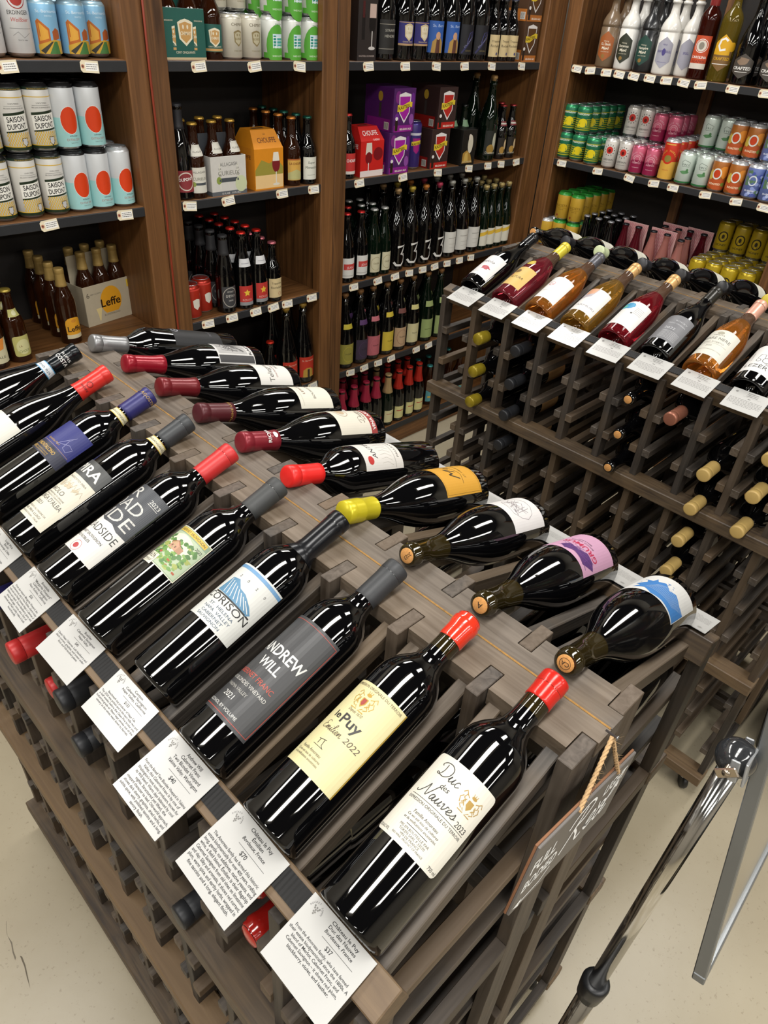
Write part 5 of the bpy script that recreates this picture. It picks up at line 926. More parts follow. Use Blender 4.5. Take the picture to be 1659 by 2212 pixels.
duc2 = bottle_parts('steinie', GG, 28, ('crown', '#1a1a1a'), [('front_label', -29, 16, 29, 84, 10, '#1c1e16', [('e', 6, 58, 8, 20, '#c4bfa8'), ('e', -8, 36, 12, 14, '#a8823a'), T('DUCHESSE', 0, 20, 7, '#d0c8a8', w=40)]), ('neck_label', -17, 126, 17, 150, 10, '#7a9a78', [])])
put(duc2, bt, 'beer bottle', 'green-necked dark bottle by the black carton', (23.2, 23.82), -4.92, rows=2, dy=.6, y0=1.0)
put(B3('lambic', '#1a1e18', ('caged', '#b58f5c'), [('e', 8, 74, 10, 34, '#b9b8a4'), ('e', -8, 46, 18, 18, '#9a7a34'), T('Duchesse', -4, 28, 12, '#d0ccb8', w=52)], 22, 116, None, 38, GG), bt, 'beer bottle', 'tall green corked bottle with painted-figure label', (24.75,), -4.92, rows=2, dy=.85, y0=.5)
put(B3('steinie', '#20180f', ('crown', '#8a2a2a'), [('e', 8, 58, 7, 20, '#c9b08a'), ('e', -6, 36, 12, 14, '#a8823a'), T('DUCHESSE', 0, 20, 7, '#d9cfb8', w=40)], 16, 84, ('neck_label', -17, 128, 17, 146, 10, '#7a2a30', [('r', -17, 134, 17, 140, '#cfc8bc')]), 29), bt, 'beer bottle', 'brown bottle with painted-figure label at the shelf end', (25.5, 26.15), -4.92, rows=2, dy=.6, y0=.45)
# bay 3 third shelf
put(B3('slim', '#d6d4ce', ('crown', '#c22c2a'), [('r', -26, 52, 34, 74, '#c2403a'), T('JEAN', 0, 56, 13, '#e6c8c4', w=30), ('r', -34, 28, 20, 30, '#9a9892')], 20, 96, None, 33), bt, 'beer bottle', 'dark bottle with white label and red block', (17.42, 18.1), -8.38, rows=3, dy=.7, y0=.4)
put(B3('slim', '#c9c3a4', ('crown', '#c8c8c4'), [('o', 0, 52, 24, 26, 1.2, '#8a7a4c'), T('OUDE', 0, 50, 9, '#6a5f3c', w=26)], 18, 90, None, 26, GG), bt, 'beer bottle', 'green bottle with cream arched label and silver cap', (18.75, 19.28), -8.38, rows=3, dy=.68, y0=.4)
three = [('l', [(-14, 96), (22, 100), (4, 66), (16, 66), (24, 54), (22, 36), (6, 22), (-16, 24), (-26, 36)], 9, '#d9d7d2')]
cc = ['#a8885c', '#b9a03a', '#c27a34', '#b03a54']
for i, x in enumerate((20.0, 20.75, 21.5, 22.25)):
    f = bottle_parts('lambic', DG, 28, ('caged', cc[i]), [('painted_figure_three', -1, 1, 1, 2, 12, None, three)])
    put(f, bt, 'beer bottle', 'black bottle painted with a large white 3, '+['tan', 'gold', 'orange', 'pink'][i]+' cork', (x,), -8.38, rows=3, dy=.8, y0=.5)
put(B3('lambic', '#cfcdc6', ('caged', '#a8a8a0'), [('r', -20, 84, 24, 86, '#8a8880'), ('r', -16, 60, 20, 61, '#9a9890'), ('r', -14, 44, 18, 45, '#a8a69e')], 24, 112), bt, 'beer bottle', 'dark corked bottle with plain white label', (23.0, 23.76, 24.5), -8.38, rows=2, dy=.8, y0=.5)
til = B3('slim', '#d4d0c0', ('caged', '#b9a46a'), [('p', [(-30, 60), (30, 76), (30, 92), (-30, 76)], '#d9b23a'), ('r', -30, 18, 30, 20, '#9a988c')], 20, 92, None, 30, GG)
put(til, bt, 'beer bottle', 'slim green corked bottle with white and yellow label', (25.1, 25.6, 26.1, 26.6), -8.38, rows=3, dy=.68, y0=.42)
# bay 3 fourth and fifth shelf
C4 = [('#9a9140', '#c9b83c', 'olive yellow'), ('#3c3044', '#5a3a6a', 'purple ring'), ('#b8636c', '#c8707a', 'pink'), ('#cdb43c', '#d9c040', 'bright yellow'), ('#b99a78', '#7a4a44', 'tan picture'), ('#cfc79a', '#d9d08a', 'cream')]
for (c, c2, nm), x in zip(C4, (17.55, 18.3, 19.0, 19.75, 20.5, 21.25)):
    put(B3('lambic', c, ('caged', '#a87a4c'), [('o', 0, 64, 26, 34, 1.2, c2), T('TILQUIN', 0, 62, 8, K, w=30)], 20, 108, ('neck_label', -22, 172, 22, 192, 12, c2, [])), bt, 'beer bottle', 'dark corked bottle with '+nm+' label', (x,), -11.72, rows=2, dy=.8, y0=.48)
put(B3('lambic', '#93a468', ('caged', '#a87a4c'), [('r', -20, 60, 20, 62, '#5a6a34')], 20, 108, ('neck_label', -22, 166, 22, 190, 12, '#a0b070', []), 38, GG), bt, 'beer bottle', 'dark bottle with pale green label on the fourth shelf', (22.1, 22.9), -11.72, rows=2, dy=.8, y0=.48)
put(B3('slim', '#b8505c', ('foil', 160, '#a82a44', .35, .3), [], 14, 60, None, 30), bt, 'beer bottle', 'bottle with crimson-pink neck foil on the bottom shelf', (17.5, 18.2, 18.85, 19.45), -15.1, rows=3, dy=.72, y0=.45)
put(B3('slim', '#cfc89a', ('foil', 166, '#b59a6c', .35, .35), [('r', -20, 60, 20, 62, '#a8443c')], 18, 80, None, 30, GG), bt, 'beer bottle', 'green bottle with gold neck foil', (20.1,), -15.1, rows=2, dy=.72, y0=.4)
put(B3('slim', '#cfc88a', ('foil', 166, '#b52a1e', .35, .3), [('r', -20, 56, 20, 60, '#b54a3c')], 18, 80, None, 30), bt, 'beer bottle', 'bottle with red neck foil and yellow label', (20.75, 21.4, 22.0), -15.1, rows=2, dy=.72, y0=.4)
put(B3('steinie', '#5a9aa0', ('crown', '#4aa0a0'), [('r', -20, 40, 20, 50, '#c9a84a')], 20, 80, None, 30, BR), bt, 'beer bottle', 'brown bottle with turquoise label on the bottom shelf', (23.0, 23.7, 24.4, 25.1), -15.1, rows=2, dy=.75, y0=.6)
# right wall
hexp = lambda s, t, c: [('p', [(0, t*1.0), (s, t*.55), (s, -t*.55), (0, -t), (-s, -t*.55), (-s, t*.55)], c)]
def stone(body, lab, its, nm):
    m_ = paint(body, .3, 0, .06, 40, .4); pr = PROF['stone']
    ps = [('stoneware_body', lathe('stoneware_body', pr, m_, 32), -1, None), ('cork', lathe('cork', [(13, 245), (13, 250), (16, 250.5), (16, 262), (1, 262.5)], paint('#c49a6c', .8, 0, .2, 300), 20), -1, None)]
    f = Flat(); f.items([(k[0], [(a, b+74) for a, b in k[1]], k[2]) if k[0] == 'p' else k for k in hexp(31, 52, lab)]); ps.append(('hexagon_label', f.build('hexagon_label', cylmap(38.5), 4, .2), -1, None))
    f = Flat(); f.items(its); ps.append(('lettering', f.build('lettering', cylmap(38.5), 4, .35), 2, None)); return ps
MD = lambda t: [T('Viking', 0, 90, 7, '#d8d0b8', w=22), T(t, 0, 78, 12, '#e6e0cc', b=True, w=40), T('Mjød', 0, 64, 13, '#e6e0cc', b=True, w=28), T('NORDIC HONEY MEAD', 0, 54, 5, '#d8d0b8', w=34), ('e', -4, 40, 7, 7, '#8a6a34')]
put(stone('#6d5a45', '#a05a2c', MD('GL. Dansk'), 'brown'), 'mead_bottle', 'bottle', 'brown stoneware mead bottle with copper hexagon label', (16.75,), -1.62, True, rows=2, dy=.8, y0=.5)
put(stone('#d6d4ce', '#2f3428', MD('Dangerous'), 'white'), 'mead_bottle', 'bottle', 'white stoneware mead bottle with dark olive hexagon label', (15.98,), -1.62, True, rows=2, dy=.8, y0=.5)
put(stone('#1d1e20', '#20433a', MD('Vampire'), 'black'), 'mead_bottle', 'bottle', 'black stoneware mead bottle with green hexagon label', (15.2,), -1.62, True, rows=2, dy=.8, y0=.5)
put(stone('#dcd9d2', '#a4a3b0', [T('ODIN\'S', -16, 74, 11, '#4a4280', b=True, w=22), T('SKULL', 17, 74, 11, '#4a4280', b=True, w=22), ('e', 0, 76, 7, 12, '#4a4280'), ('r', -18, 42, 18, 43, '#6a6690'), T('MEAD', 0, 98, 7, '#4a4280', w=16)], 'w'), 'mead_bottle', 'bottle', 'white stoneware mead bottle with lilac hexagon label', (14.42,), -1.62, True, rows=2, dy=.8, y0=.5)
put(stone('#dcd9d2', '#a4a3b0', [T('SKULL', 0, 74, 11, '#4a4280', b=True, w=22)], 'w'), 'mead_bottle', 'bottle', 'white stoneware mead bottle set back to the right', (13.75,), -1.62, True, rows=1, y0=.9)
AMB = glass('#3a0f08', .04, .4, 1.4); YEL = glass('#7d6a22', .04, .6, 1.4)
put(bottle_parts('bordeaux', AMB, 28, ('wax', 232, '#8a2e2e'), [('front_label', -32, 34, 32, 140, 0, '#c24a24', [('o', 0, 108, 24, 22, 2, WH), ('e', 0, 108, 19, 18, '#d8d0c4'), ('e', 0, 108, 10, 12, '#8a8478'), ('r', -32, 34, 32, 52, '#d9d0c4'), T('CAROLINA', 0, 68, 11, WH, b=True, w=56), T('REAPER', 0, 54, 12, '#8a2e1a', b=True, w=50)])]), 'mead_bottle', 'bottle', 'red-waxed bottle with orange-red label', (13.05,), -1.62, True, rows=1, y0=.5)
crf = lambda bg, c: [('p', [(-32, 60), (-32, 120), (0, 146), (32, 120), (32, 60), (0, 34)], bg)]
put(bottle_parts('bordeaux', YEL, 28, ('cork', []), [('front_label', 0, 0, 0, 0, 0, None, crf('#7a5a30', 0)+[('p', [(-32, 86), (-32, 122), (-4, 150), (22, 126), (22, 86)], '#dba61e'), ('l', [(8, 130), (-2, 138), (-14, 132), (-18, 114), (-10, 100), (6, 104)], 7, WH), ('e', 28, 112, 14, 15, '#dba61e'), T('CRAFTED', 0, 70, 13, '#dba61e', b=True, w=54), ('r', -28, 56, 28, 58, WH)])]), 'mead_bottle', 'bottle', 'yellow mead bottle with gold and brown Crafted label', (12.3,), -1.62, True, rows=1, y0=.5)
put(bottle_parts('punt', DG, 28, ('crown', '#1a1a1a'), [('front_label', 0, 0, 0, 0, 0, None, [('p', [(-34, 42), (-34, 76), (0, 98), (34, 76), (34, 42), (0, 20)], '#4a443e'), blob(0, 74, 18, 12, '#8a7460'), T('CRAFTED', 0, 48, 13, WH, b=True, w=58), ('r', -20, 40, 20, 41.5, WH)])]), 'mead_bottle', 'bottle', 'black mead bottle with grey hexagon Crafted label', (11.45, 10.55), -1.62, True, rows=2, dy=.85, y0=.5)
put(bottle_parts('punt', DG, 28, ('crown', '#1a1a1a'), [('front_label', -36, 24, 36, 100, 0, '#6a7480', [('r', -36, 24, 36, 44, '#b5483a'), T('N', 0, 50, 40, '#c9d4dc', w=40)])]), 'mead_bottle', 'bottle', 'black mead bottle with blue-grey and red label at the right photo edge', (9.7,), -1.62, True, rows=2, dy=.85, y0=.5)
rz_ = can_parts
gin = can_parts(33, 108, '#1f6a4a', '#2f8a5a', [('r', -103, 16+i*8, 103, 20+i*8, '#a8a428') for i in range(6)]+[('e', 4, 44, 22, 19, '#1f6a4a'), ('e', 4, 44, 20, 17, '#d9c41e'), ('e', -14, 34, 6, 6, '#d9c41e'), T('FreshGinger', 0, 74, 12, '#dfe8d8', b=True, w=60), ('r', -103, 80, 103, 83, '#a8a428')])
put(gin, can, 'can', 'green ginger can with lemon', (17.75, 17.1), -4.92, True, rows=5, dy=.62, lev=2, hh=109, y0=.45)
put(gin, can, 'can', 'green ginger can with lemon, set forward', (16.35,), -4.92, True, rows=3, dy=.62, y0=.35)
whr = can_parts(30, 118, '#d3cfc8', None, [('e', 0, 72, 14, 14, '#c2332a')]+[('l', [(18*math.cos(a*.52), 72+18*math.sin(a*.52)), (23*math.cos(a*.52), 72+23*math.sin(a*.52))], 2.6, '#3a3836') for a in range(12)]+[('e', 0, 70, 6, 7, '#5a1512'), T('GERMAIN', 0, 32, 10, '#3a3836', w=44), ('r', -18, 24, 18, 25, '#6a6866')])
put(whr, can, 'can', 'white can with red seal and black rays', (15.6, 14.98), -4.92, True, rows=5, dy=.57, y0=.4, lev=lambda i, j: 2 if j >= 2 else 1, hh=119)
pkc = can_parts(30, 112, '#c8607a', None, [('r', -95, 8, 95, 52, '#8a1f44'), ('o', 0, 58, 18, 18, 1.6, '#e8c0c8'), ('o', 0, 58, 12, 12, 1.4, '#e8c0c8'), ('r', -20, 40, 20, 56, '#8a1f44'), T('CIDER CO', 0, 42, 8, '#e8c0c8', w=36), T('POMEGRANATE', 0, 26, 4, '#e8c0c8', w=28), ('arc', 'MAZE HOBB', 0, 58, 24, -60, 60, 8, '#e8c0c8')])
put(pkc, can, 'can', 'pink and maroon cider can', (14.38, 13.78), -4.92, True, rows=5, dy=.57, y0=.4, lev=lambda i, j: 2 if j >= 2 else 1, hh=113)
yrc = can_parts(31, 156, '#c2301e', '#b8b8b8', [('r', -98, 8, 98, 74, '#d2a244'), ('e', 0, 86, 22, 22, '#c2301e'), ('arc', 'MAZE HOBBY', 0, 84, 26, -70, 70, 10, '#e0b050'), ('e', 0, 84, 14, 13, '#8a7a3a'), T('ORANGE', 0, 40, 6, '#b5482a', w=26), ('r', -20, 134, 20, 138, '#e0b050')])
put(yrc, can, 'can', 'tall red and yellow cider can', (13.1,), -4.92, True, rows=5, dy=.58, y0=.35)
wgc = can_parts(32, 122, '#c4d0c6', None, [('l', [(-16, 84), (-8, 92), (4, 88), (16, 84), (14, 68), (-12, 68), (-16, 84)], 1.2, '#4a5a50'), T('1911', 0, 72, 10, '#4a5a50', w=24), blob(0, 48, 16, 6, '#5a8a5c'), ('e', 10, 54, 5, 7, '#4a7a4c'), ('r', -101, 8, 101, 14, '#2f6a3c')])
put(wgc, can, 'can', 'pale green can with small landscape', (12.42, 11.74), -4.92, True, rows=4, dy=.6, y0=.35, lev=lambda i, j: 2 if j >= 2 else 1, hh=123)
orc = can_parts(32, 122, '#a8662c', '#b8b8b8', [blob(0, 30, 44, 20, '#b5542a'), blob(26, 74, 18, 22, '#d98a34'), blob(-26, 60, 12, 16, '#c9b04a'), ('o', -2, 66, 18, 20, 5, '#dedad4'), ('e', -2, 66, 12, 14, '#c2401e'), T('ROASTED', -2, 26, 10, '#f0e0c0', b=True, w=44), blob(30, 30, 8, 8, '#7a8a3a')])
put(orc, can, 'can', 'orange fruit-pattern cider can', (11.1, 10.5), -4.92, True, rows=3, dy=.6, y0=.35, lev=lambda i, j: 2 if j >= 1 else 1, hh=123)
blc = can_parts(32, 122, '#6474ac', '#c4c6ca', [blob(random.uniform(-40, 44), random.uniform(16, 96), 7, 6, random.choice(['#4a58a0', '#8a98cc', '#b0bce0', '#5a7a5c'])) for _ in range(40)]+[('o', 0, 66, 16, 18, 4.5, '#d0d4e0'), T('BLUEBERRY', 0, 28, 8, '#e0e4f0', b=True, w=40)])
put(blc, can, 'can', 'blue flowered cider can', (9.85, 9.25), -4.92, True, rows=3, dy=.6, y0=.35, lev=lambda i, j: 2 if j >= 1 else 1, hh=123)
mgc = can_parts(32, 122, '#8a2448', '#c4c6ca', [blob(random.uniform(-40, 44), random.uniform(16, 96), 7, 6, random.choice(['#a83a5c', '#6a1834', '#c8607a'])) for _ in range(30)]+[T('C', 0, 60, 30, WH, w=22)])
put(mgc, can, 'can', 'magenta cider can at the right photo edge', (8.6,), -4.92, True, rows=2, y0=.35)
hoh = can_parts(33, 122, '#c09a34', '#2f8a34', [T('BUZZETA', 0, 60, 14, '#6a4a14', w=56), ('r', -24, 54, 24, 55, '#6a4a14'), T('AGAVE', 0, 46, 6, '#6a4a14', w=24), ('e', -14, 22, 5, 5, '#8a3a24')], lid='#2f8a34')
put(hoh, can, 'can', 'yellow can with green lid', (17.3, 16.66), -8.38, True, rows=5, dy=.62, lev=2, hh=123, y0=.55)
put(can_parts(33, 122, '#c09a34', '#b8b8b8', [T('BUZZETA', 0, 60, 14, '#6a4a14', w=56), ('r', -24, 54, 24, 55, '#6a4a14')]), can, 'can', 'yellow can with silver lid in the corner', (17.55-.6+.9,), -8.38, True, rows=2, dy=.62, y0=.3)
put(bottle_parts('soda', DG, 24, ('crown', '#8a8a8e'), [('front_label', -22, 14, 22, 44, 0, '#2a2420', [])]), 'soda_bottle', 'bottle', 'small dark soda bottle with silver cap', (16.0, 15.42, 14.85), -8.38, True, rows=4, dy=.6, y0=.4)
PKG = glass('#c98a80', .04, .6, 1.4); PKR = glass('#5a1420', .04, .4, 1.4)
s1 = bottle_parts('soda', PKR, 24, ('crown', '#2a2a2e'), [('front_label', -22, 20, 22, 50, 0, '#4a1822', [])]); s2 = bottle_parts('soda', PKG, 24, ('crown', '#2a2a2e'), [('front_label', -22, 20, 22, 50, 0, '#d8a8a0', [])])
hatch = [('l', [(-60+i*8, 60), (-60+i*8+32, 178)], 2.2, '#c07078') for i in range(12)]+[('l', [(-60+i*8+32, 60), (-60+i*8, 178)], 2.2, '#c07078') for i in range(12)]
for n_, (y, d, sp, nm) in enumerate([(14.0, .75, s1, 'dark pink'), (12.75, .75, s2, 'pale pink'), (12.9, 2.0, s2, 'pale pink rear'), (11.9, 2.2, s1, 'dark rear')]):
    cp = carton(124, 124, 42, '#d8b8b4', [('p', [(-62, 0), (-30, 0), (-10, 42), (-42, 42)], '#b5404c'), ('p', [(10, 0), (40, 0), (60, 42), (30, 42)], '#b5404c')], None, 182, '#cfa3a0')
    f = Flat(); f.items([q for q in hatch]); cp.append(('handle_print', f.build('handle_print', planemap(1.5), None, .2, .01), 4, None))
    a = -PI/2
    place(cp, 'soda_carrier', upright(28.15+d, y, -8.38, a), nm+' soda four-pack carrier with pink lattice handle on the third shelf', 'soda carrier')
    for dx in (-.29, .29):
        for dy in (-.29, .29): place(sp, 'soda_bottle', upright(28.15+d+dx, y+dy, -8.36, a), nm+' soda bottle in its lattice carrier, '+('near' if dx < 0 else 'far')+(' right' if dy < 0 else ' left'), 'bottle', nm+' soda bottles')
put(s2, 'soda_bottle', 'bottle', 'loose pale peach soda bottle right of the carriers', (11.75,), -8.38, True, rows=2, y0=.35)
yec = can_parts(33, 122, '#a88f1c', None, [('e', 0, 62, 20, 22, '#2a2418'), ('e', 0, 62, 15, 17, '#a88f1c'), ('e', 0, 62, 6, 9, '#2a2418'), T('HONEY', 0, 24, 12, '#2a2418', b=True, w=44)])
put(yec, can, 'can', 'yellow honey cider can', (10.9, 10.25, 9.6, 8.95), -8.38, True, rows=5, dy=.62, y0=.4, lev=lambda i, j: 2 if j >= 3 else 1, hh=123)
# ---------------------------------------------------------------- price tags
random.seed(4)
TG = []
for k in range(3):
    bm = None
    f = Flat(); w_, h_ = 24, 13.5; rnd = random.Random(k)
    vs = [(-w_, -h_+5), (-w_+5, -h_), (w_, -h_), (w_, h_), (-w_+5, h_), (-w_, h_-5)]
    n = 6; V = [Vector((a, -.3, b))*.001 for a, b in vs]+[Vector((a, .3, b))*.001 for a, b in vs]
    me = mesh('tag_card', V, [list(range(6)), list(range(11, 5, -1))]+[[i, i+6, (i+1) % 6+6, (i+1) % 6] for i in range(6)], paint('#d9cdb0', .6, 0, .04, 60))
    it = [('e', -18, 0, 4.2, 4.6, '#a8664c'), ('e', -18, 0, 1.8, 2, '#241a14'), ('r', -11, -9, 22, 9, '#e6e4de')]
    for j in range(3):
        x = -9
        while x < 18: q = rnd.uniform(2, 5); it.append(('r', x, 4.2-j*4.6, x+q, 5.8-j*4.6, '#3a3836')); x += q+1
    f.items(it); TG.append([('tag_card', me, -1, None), ('printed_text', f.build('printed_text', planemap(.3), None, .05, .01), 0, None)])
def tags(xs, z, what, right=False, y=None):
    for i, x in enumerate(xs):
        M = (Matrix.Translation(W(27.985, x, z-.13)) @ Matrix.Rotation(-PI/2, 4, 'Z')) if right else Matrix.Translation(W(x, 18.485, z-.13))
        M = M @ Matrix.Rotation(random.uniform(-.12, .12), 4, 'Y') @ Matrix.Rotation(-.14, 4, 'X')
        place(random.choice(TG), 'price_tag', M, 'cream price tag on the '+what+(', '+ORD[i]+' from the left' if len(xs) > 1 else ''), 'price tag', 'cream price tags on the shelf edges')
tags([6.96, 8.81], -1.62, 'top shelf edge of the left bay'); tags([11.73, 13.47, 15.03], -1.62, 'top shelf edge of the second bay'); tags([17.73, 19.36, 20.85, 22.31, 23.82, 25.61], -1.62, 'top shelf edge of the wide bay')
tags([7.17, 9.17], -4.92, 'shelf edge under the saison cans'); tags([11.11, 12.38, 14.33, 15.58], -4.92, 'second shelf edge of the second bay'); tags([17.55, 19.63, 21.47, 23.24, 24.4, 25.24, 26.24], -4.92, 'second shelf edge of the wide bay')
tags([11.38, 12.26, 13.18, 13.89, 14.47, 15.53], -8.38, 'third shelf edge of the second bay'); tags([17.49, 18.7, 19.61, 20.39, 21.15, 21.85, 22.6, 23.37, 24.1], -8.38, 'third shelf edge of the wide bay')
tags([17.5, 18.23, 19.0, 19.74, 21.23, 22.0], -11.72, 'fourth shelf edge of the wide bay'); tags([15.6], -11.72, 'fourth shelf edge of the second bay')
tags([17.6, 17.0, 16.3, 15.75, 15.15, 14.5, 13.85, 13.19, 12.56, 11.42, 10.3], -1.62, 'top shelf edge of the right wall', True)
tags([17.46, 15.75, 14.34, 13.3, 12.51, 11.24, 10.09, 9.11], -4.92, 'second shelf edge of the right wall', True)

# ---------------------------------------------------------------- hanging slate sign on the end of the near rack
O_, A_, B_ = W(3.13, 1.0, -5.2), W(4.82, 1.0, -5.58), W(3.3, 1.0, -6.15)
ux = (A_-O_).normalized(); Lx = (A_-O_).length*1000; uz = Vector((ux.z, 0, -ux.x)); uz = -uz if uz.z < 0 else uz
uy = uz.cross(ux); Hs = 92
sg = empty('hanging_sign', O_, 'small dark chalk sign reading Full Bodied, Red, Light, hung on twine from the rack end', 'sign')
Ms = Matrix((ux, uy, uz)).transposed().to_4x4()
b = obj('sign_board', bmesh_to('sign_board', boxv(0, -.003, -Hs*.001, Lx*.001, .0, 0, .0006), [paint('#625d59', .42, 0, .08, 30)]), sg); b.matrix_local = Ms
eb = obj('sign_edge', bmesh_to('sign_edge', boxv(-.0005, .0, -Hs*.001-.0005, Lx*.001+.0005, .0024, .0005, .0004), paint('#7a5236', .7, 0, .2, 100)), sg); eb.matrix_local = Ms
f = Flat(); chalk = '#f2f2f0'
its = [T('FULL', 27, -40, 25, chalk, b=True, w=44), T('BODIED', 33, -64, 22, chalk, b=True, w=58), ('l', [(58, -70), (46, -82), (20, -84), (8, -84)], 2.6, chalk), ('p', [(2, -84), (14, -78), (14, -90)], chalk), T('LIGHT', 158, -28, 23, chalk, b=True, w=46), ('l', [(136, -36), (142, -50), (152, -52), (166, -44), (172, -34)], 2.6, chalk), ('p', [(174, -28), (164, -34), (176, -40)], chalk)]
its += script('Red', 72, -66, 4.5, chalk, 3.8)[0]
f.items(its)
lt = obj('chalk_lettering', f.build('chalk_lettering', planemap(3.0), None, .2, .02, .8), b)
jute = paint('#b3936a', .95, 0, .35, 900)
pk_ = W(4.33, 1.1, -5.03)
def rope(name, a, c, parent):
    n = 26; base = [a.lerp(c, i/n) for i in range(n+1)]; vs, fs = [], []
    d = (c-a).normalized(); s = d.cross(Vector((0, 1, 0))).normalized(); q = d.cross(s)
    for st_ in range(3):
        me = tube('r', [p+(s*math.cos(i*1.1+st_*2.09)+q*math.sin(i*1.1+st_*2.09))*.0012 for i, p in enumerate(base)], .0014, jute, 6); bb = len(vs)
        vs += [v.co.copy()-parent.location for v in me.vertices]; fs += [[bb+i for i in p.vertices] for p in me.polygons]; D.meshes.remove(me)
    rnd = random.Random(1)
    for k in range(90):
        p = a.lerp(c, rnd.random())-parent.location; e = p+Vector((rnd.uniform(-1, 1), rnd.uniform(-1, .4), rnd.uniform(-1, 1)))*rnd.uniform(.004, .009); t_ = Vector((.00014, 0, .00014))
        bb = len(vs); vs += [p-t_, p+t_, e]; fs.append([bb, bb+1, bb+2])
    return obj(name, mesh(name, vs, fs, jute, None, True), parent)
rope('twine', pk_, O_+ux*(Lx*.00036)+Vector((0, -.003, -.004)), sg); rope('twine', pk_, O_+ux*(Lx*.00078)+Vector((0, -.003, -.004)), sg)
kn = obj('nail', lathe('nail', [(1.2, 0), (1.2, 12), (3, 12), (3, 13), (.5, 13.5)], paint('#8a8a8a', .3, .9), 12), sg); kn.rotation_euler = (PI/2, 0, 0); kn.location = pk_+Vector((0, .008, .002))-sg.location

# ---------------------------------------------------------------- chrome floor stand with tilted board
chrome = paint('#d4d3d0', .12, 1, .01); blk = paint('#17181a', .35, 0, .1); alu = paint('#7d8082', .35, .7, .03)
pt, pbm = W(5.2, .28, -5.36), W(5.2, .45, -16.0)
stn = empty('sign_stand', W(5.2, .66, -16.1), 'chrome telescopic sign stand with black collar holding a grey board, lower right', 'sign stand')
rel = lambda v: v-stn.location
lerp = lambda t: pt.lerp(pbm, t)
obj('upper_pole', tube('upper_pole', [rel(lerp(.012)), rel(lerp(.5))], .0113, chrome, 32), stn)
obj('lower_pole', tube('lower_pole', [rel(lerp(.47)), rel(lerp(.995))], .0142, chrome, 32), stn)
cl = [lerp(t) for t in (.452, .4525, .458, .475, .494, .4945)]
obj('collar', tube('collar', [rel(p) for p in cl], [.012, .0185, .0205, .0195, .0175, .0145], blk, 24), stn)
bs = obj('base_plate', lathe('base_plate', [(98, 0), (98, 6), (40, 14), (18, 30), (15, 30)], blk, 40), stn); bs.location = rel(W(5.2, .1, -16.1))
ball = obj('ball_joint', lathe('ball_joint', [(20*math.sin(t*PI/14)+.01, -20*math.cos(t*PI/14)) for t in range(15)], paint('#2a2b2d', .12, 0, .3, 400, .5), 28), stn); ball.location = rel(pt)+Vector((0, 0, .008))
C0, e2 = W(4.95, -.46, -8.18), (W(5.18, .102, -5.214)-W(4.841, -.465, -8.176)).normalized()
e1 = Vector((1, .055, 0)); e1 = (e1-e2*e1.dot(e2)).normalized(); nn = e1.cross(e2)
Mb = Matrix((e1, nn, e2)).transposed().to_4x4(); Mb.translation = rel(C0)
if True:
    bw, bh, th = .43, .60, .014
    pn = obj('board_panel', bmesh_to('board_panel', boxv(.006, -.0035, .006, bw-.006, .0035, bh-.006, .0005), paint('#bdbbb6', .14, .9, .02, 8)), stn); pn.matrix_local = Mb
    for q in ((0, -th/2, 0, bw, th/2, .012), (0, -th/2, bh-.012, bw, th/2, bh), (0, -th/2, .012, .012, th/2, bh-.012), (bw-.012, -th/2, .012, bw, th/2, bh-.012)):
        o = obj('board_frame', bmesh_to('board_frame', boxv(*q, .0012), alu), stn); o.matrix_local = Mb
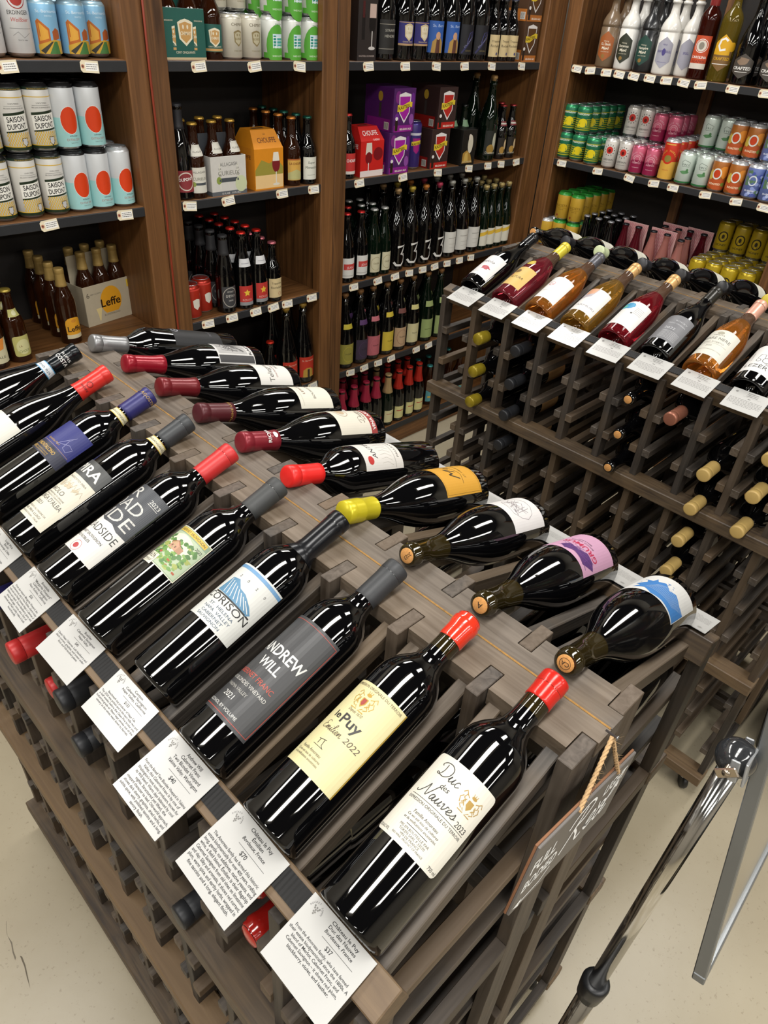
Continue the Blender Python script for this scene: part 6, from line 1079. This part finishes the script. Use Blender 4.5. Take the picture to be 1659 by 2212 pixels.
# U bracket from board to ball
sgn = 1 if (rel(pt)-rel(C0)).dot(nn) > 0 else -1
bc = Mb.inverted() @ (rel(pt)+Vector((0, 0, .008)))
for dx in (-.021, .021):
    o = obj('bracket_arm', bmesh_to('bracket_arm', boxv(bc.x+dx-.0012, min(0, bc.y), bc.z-.013, bc.x+dx+.0012, max(0, bc.y)+.012*sgn, bc.z+.013, .001), paint('#9fa1a3', .3, .5)), stn); o.matrix_local = Mb
o = obj('bracket_plate', bmesh_to('bracket_plate', boxv(bc.x-.022, min(.005*sgn, .0076*sgn), bc.z-.014, bc.x+.022, max(.005*sgn, .0076*sgn), bc.z+.014, .0008), paint('#9fa1a3', .3, .5)), stn); o.matrix_local = Mb
o = obj('wing_bolt', lathe('wing_bolt', [(4, -30), (4, 30), (1, 30.5)], paint('#b5a999', .25, .95), 16), stn); o.matrix_local = Mb @ Matrix.Translation(bc) @ Matrix.Rotation(PI/2, 4, 'Y')
o = obj('wing_nut', bmesh_to('wing_nut', boxv(-.0015, -.011, -.005, .0015, .011, .005, .0012), paint('#b5a999', .25, .95)), stn); o.matrix_local = Mb @ Matrix.Translation(bc+Vector((-.028, 0, 0))) @ Matrix.Rotation(.6, 4, 'X')
# black plastic basket at the right edge
bsk = empty('plastic_basket', W(17.6, -.95, -16.1), 'black plastic crate with rounded corners on the floor at the right photo edge', 'crate')
def rr_(w, d, r, n=5):
    out = []
    for cx, cy, a in ((w-r, d-r, 0), (-w+r, d-r, 90), (-w+r, -d+r, 180), (w-r, -d+r, 270)):
        out += [(cx+r*math.cos(math.radians(a+90*t/n)), cy+r*math.sin(math.radians(a+90*t/n))) for t in range(n+1)]
    return out
def shell(name, rings, mat):
    vs, fs = [], []; n = len(rings[0][0])
    for pts, z in rings: vs += [(x, y, z) for x, y in pts]
    for i in range(len(rings)-1):
        for k in range(n): fs.append([i*n+k, i*n+(k+1) % n, (i+1)*n+(k+1) % n, (i+1)*n+k])
    fs.append(list(range(n))[::-1]); fs.append([(len(rings)-1)*n+k for k in range(n)]); return mesh(name, vs, fs, mat)
obj('crate_body', shell('crate_body', [(rr_(.12, .18, .03), 0), (rr_(.145, .21, .035), .25), (rr_(.14, .205, .034), .25), (rr_(.115, .175, .03), .01)], paint('#161719', .4)), bsk)
obj('crate_rim', shell('crate_rim', [(rr_(.146, .211, .036), .235), (rr_(.155, .22, .04), .24), (rr_(.155, .22, .04), .262), (rr_(.142, .207, .034), .264), (rr_(.141, .206, .034), .24)], paint('#3a3a40', .35)), bsk)
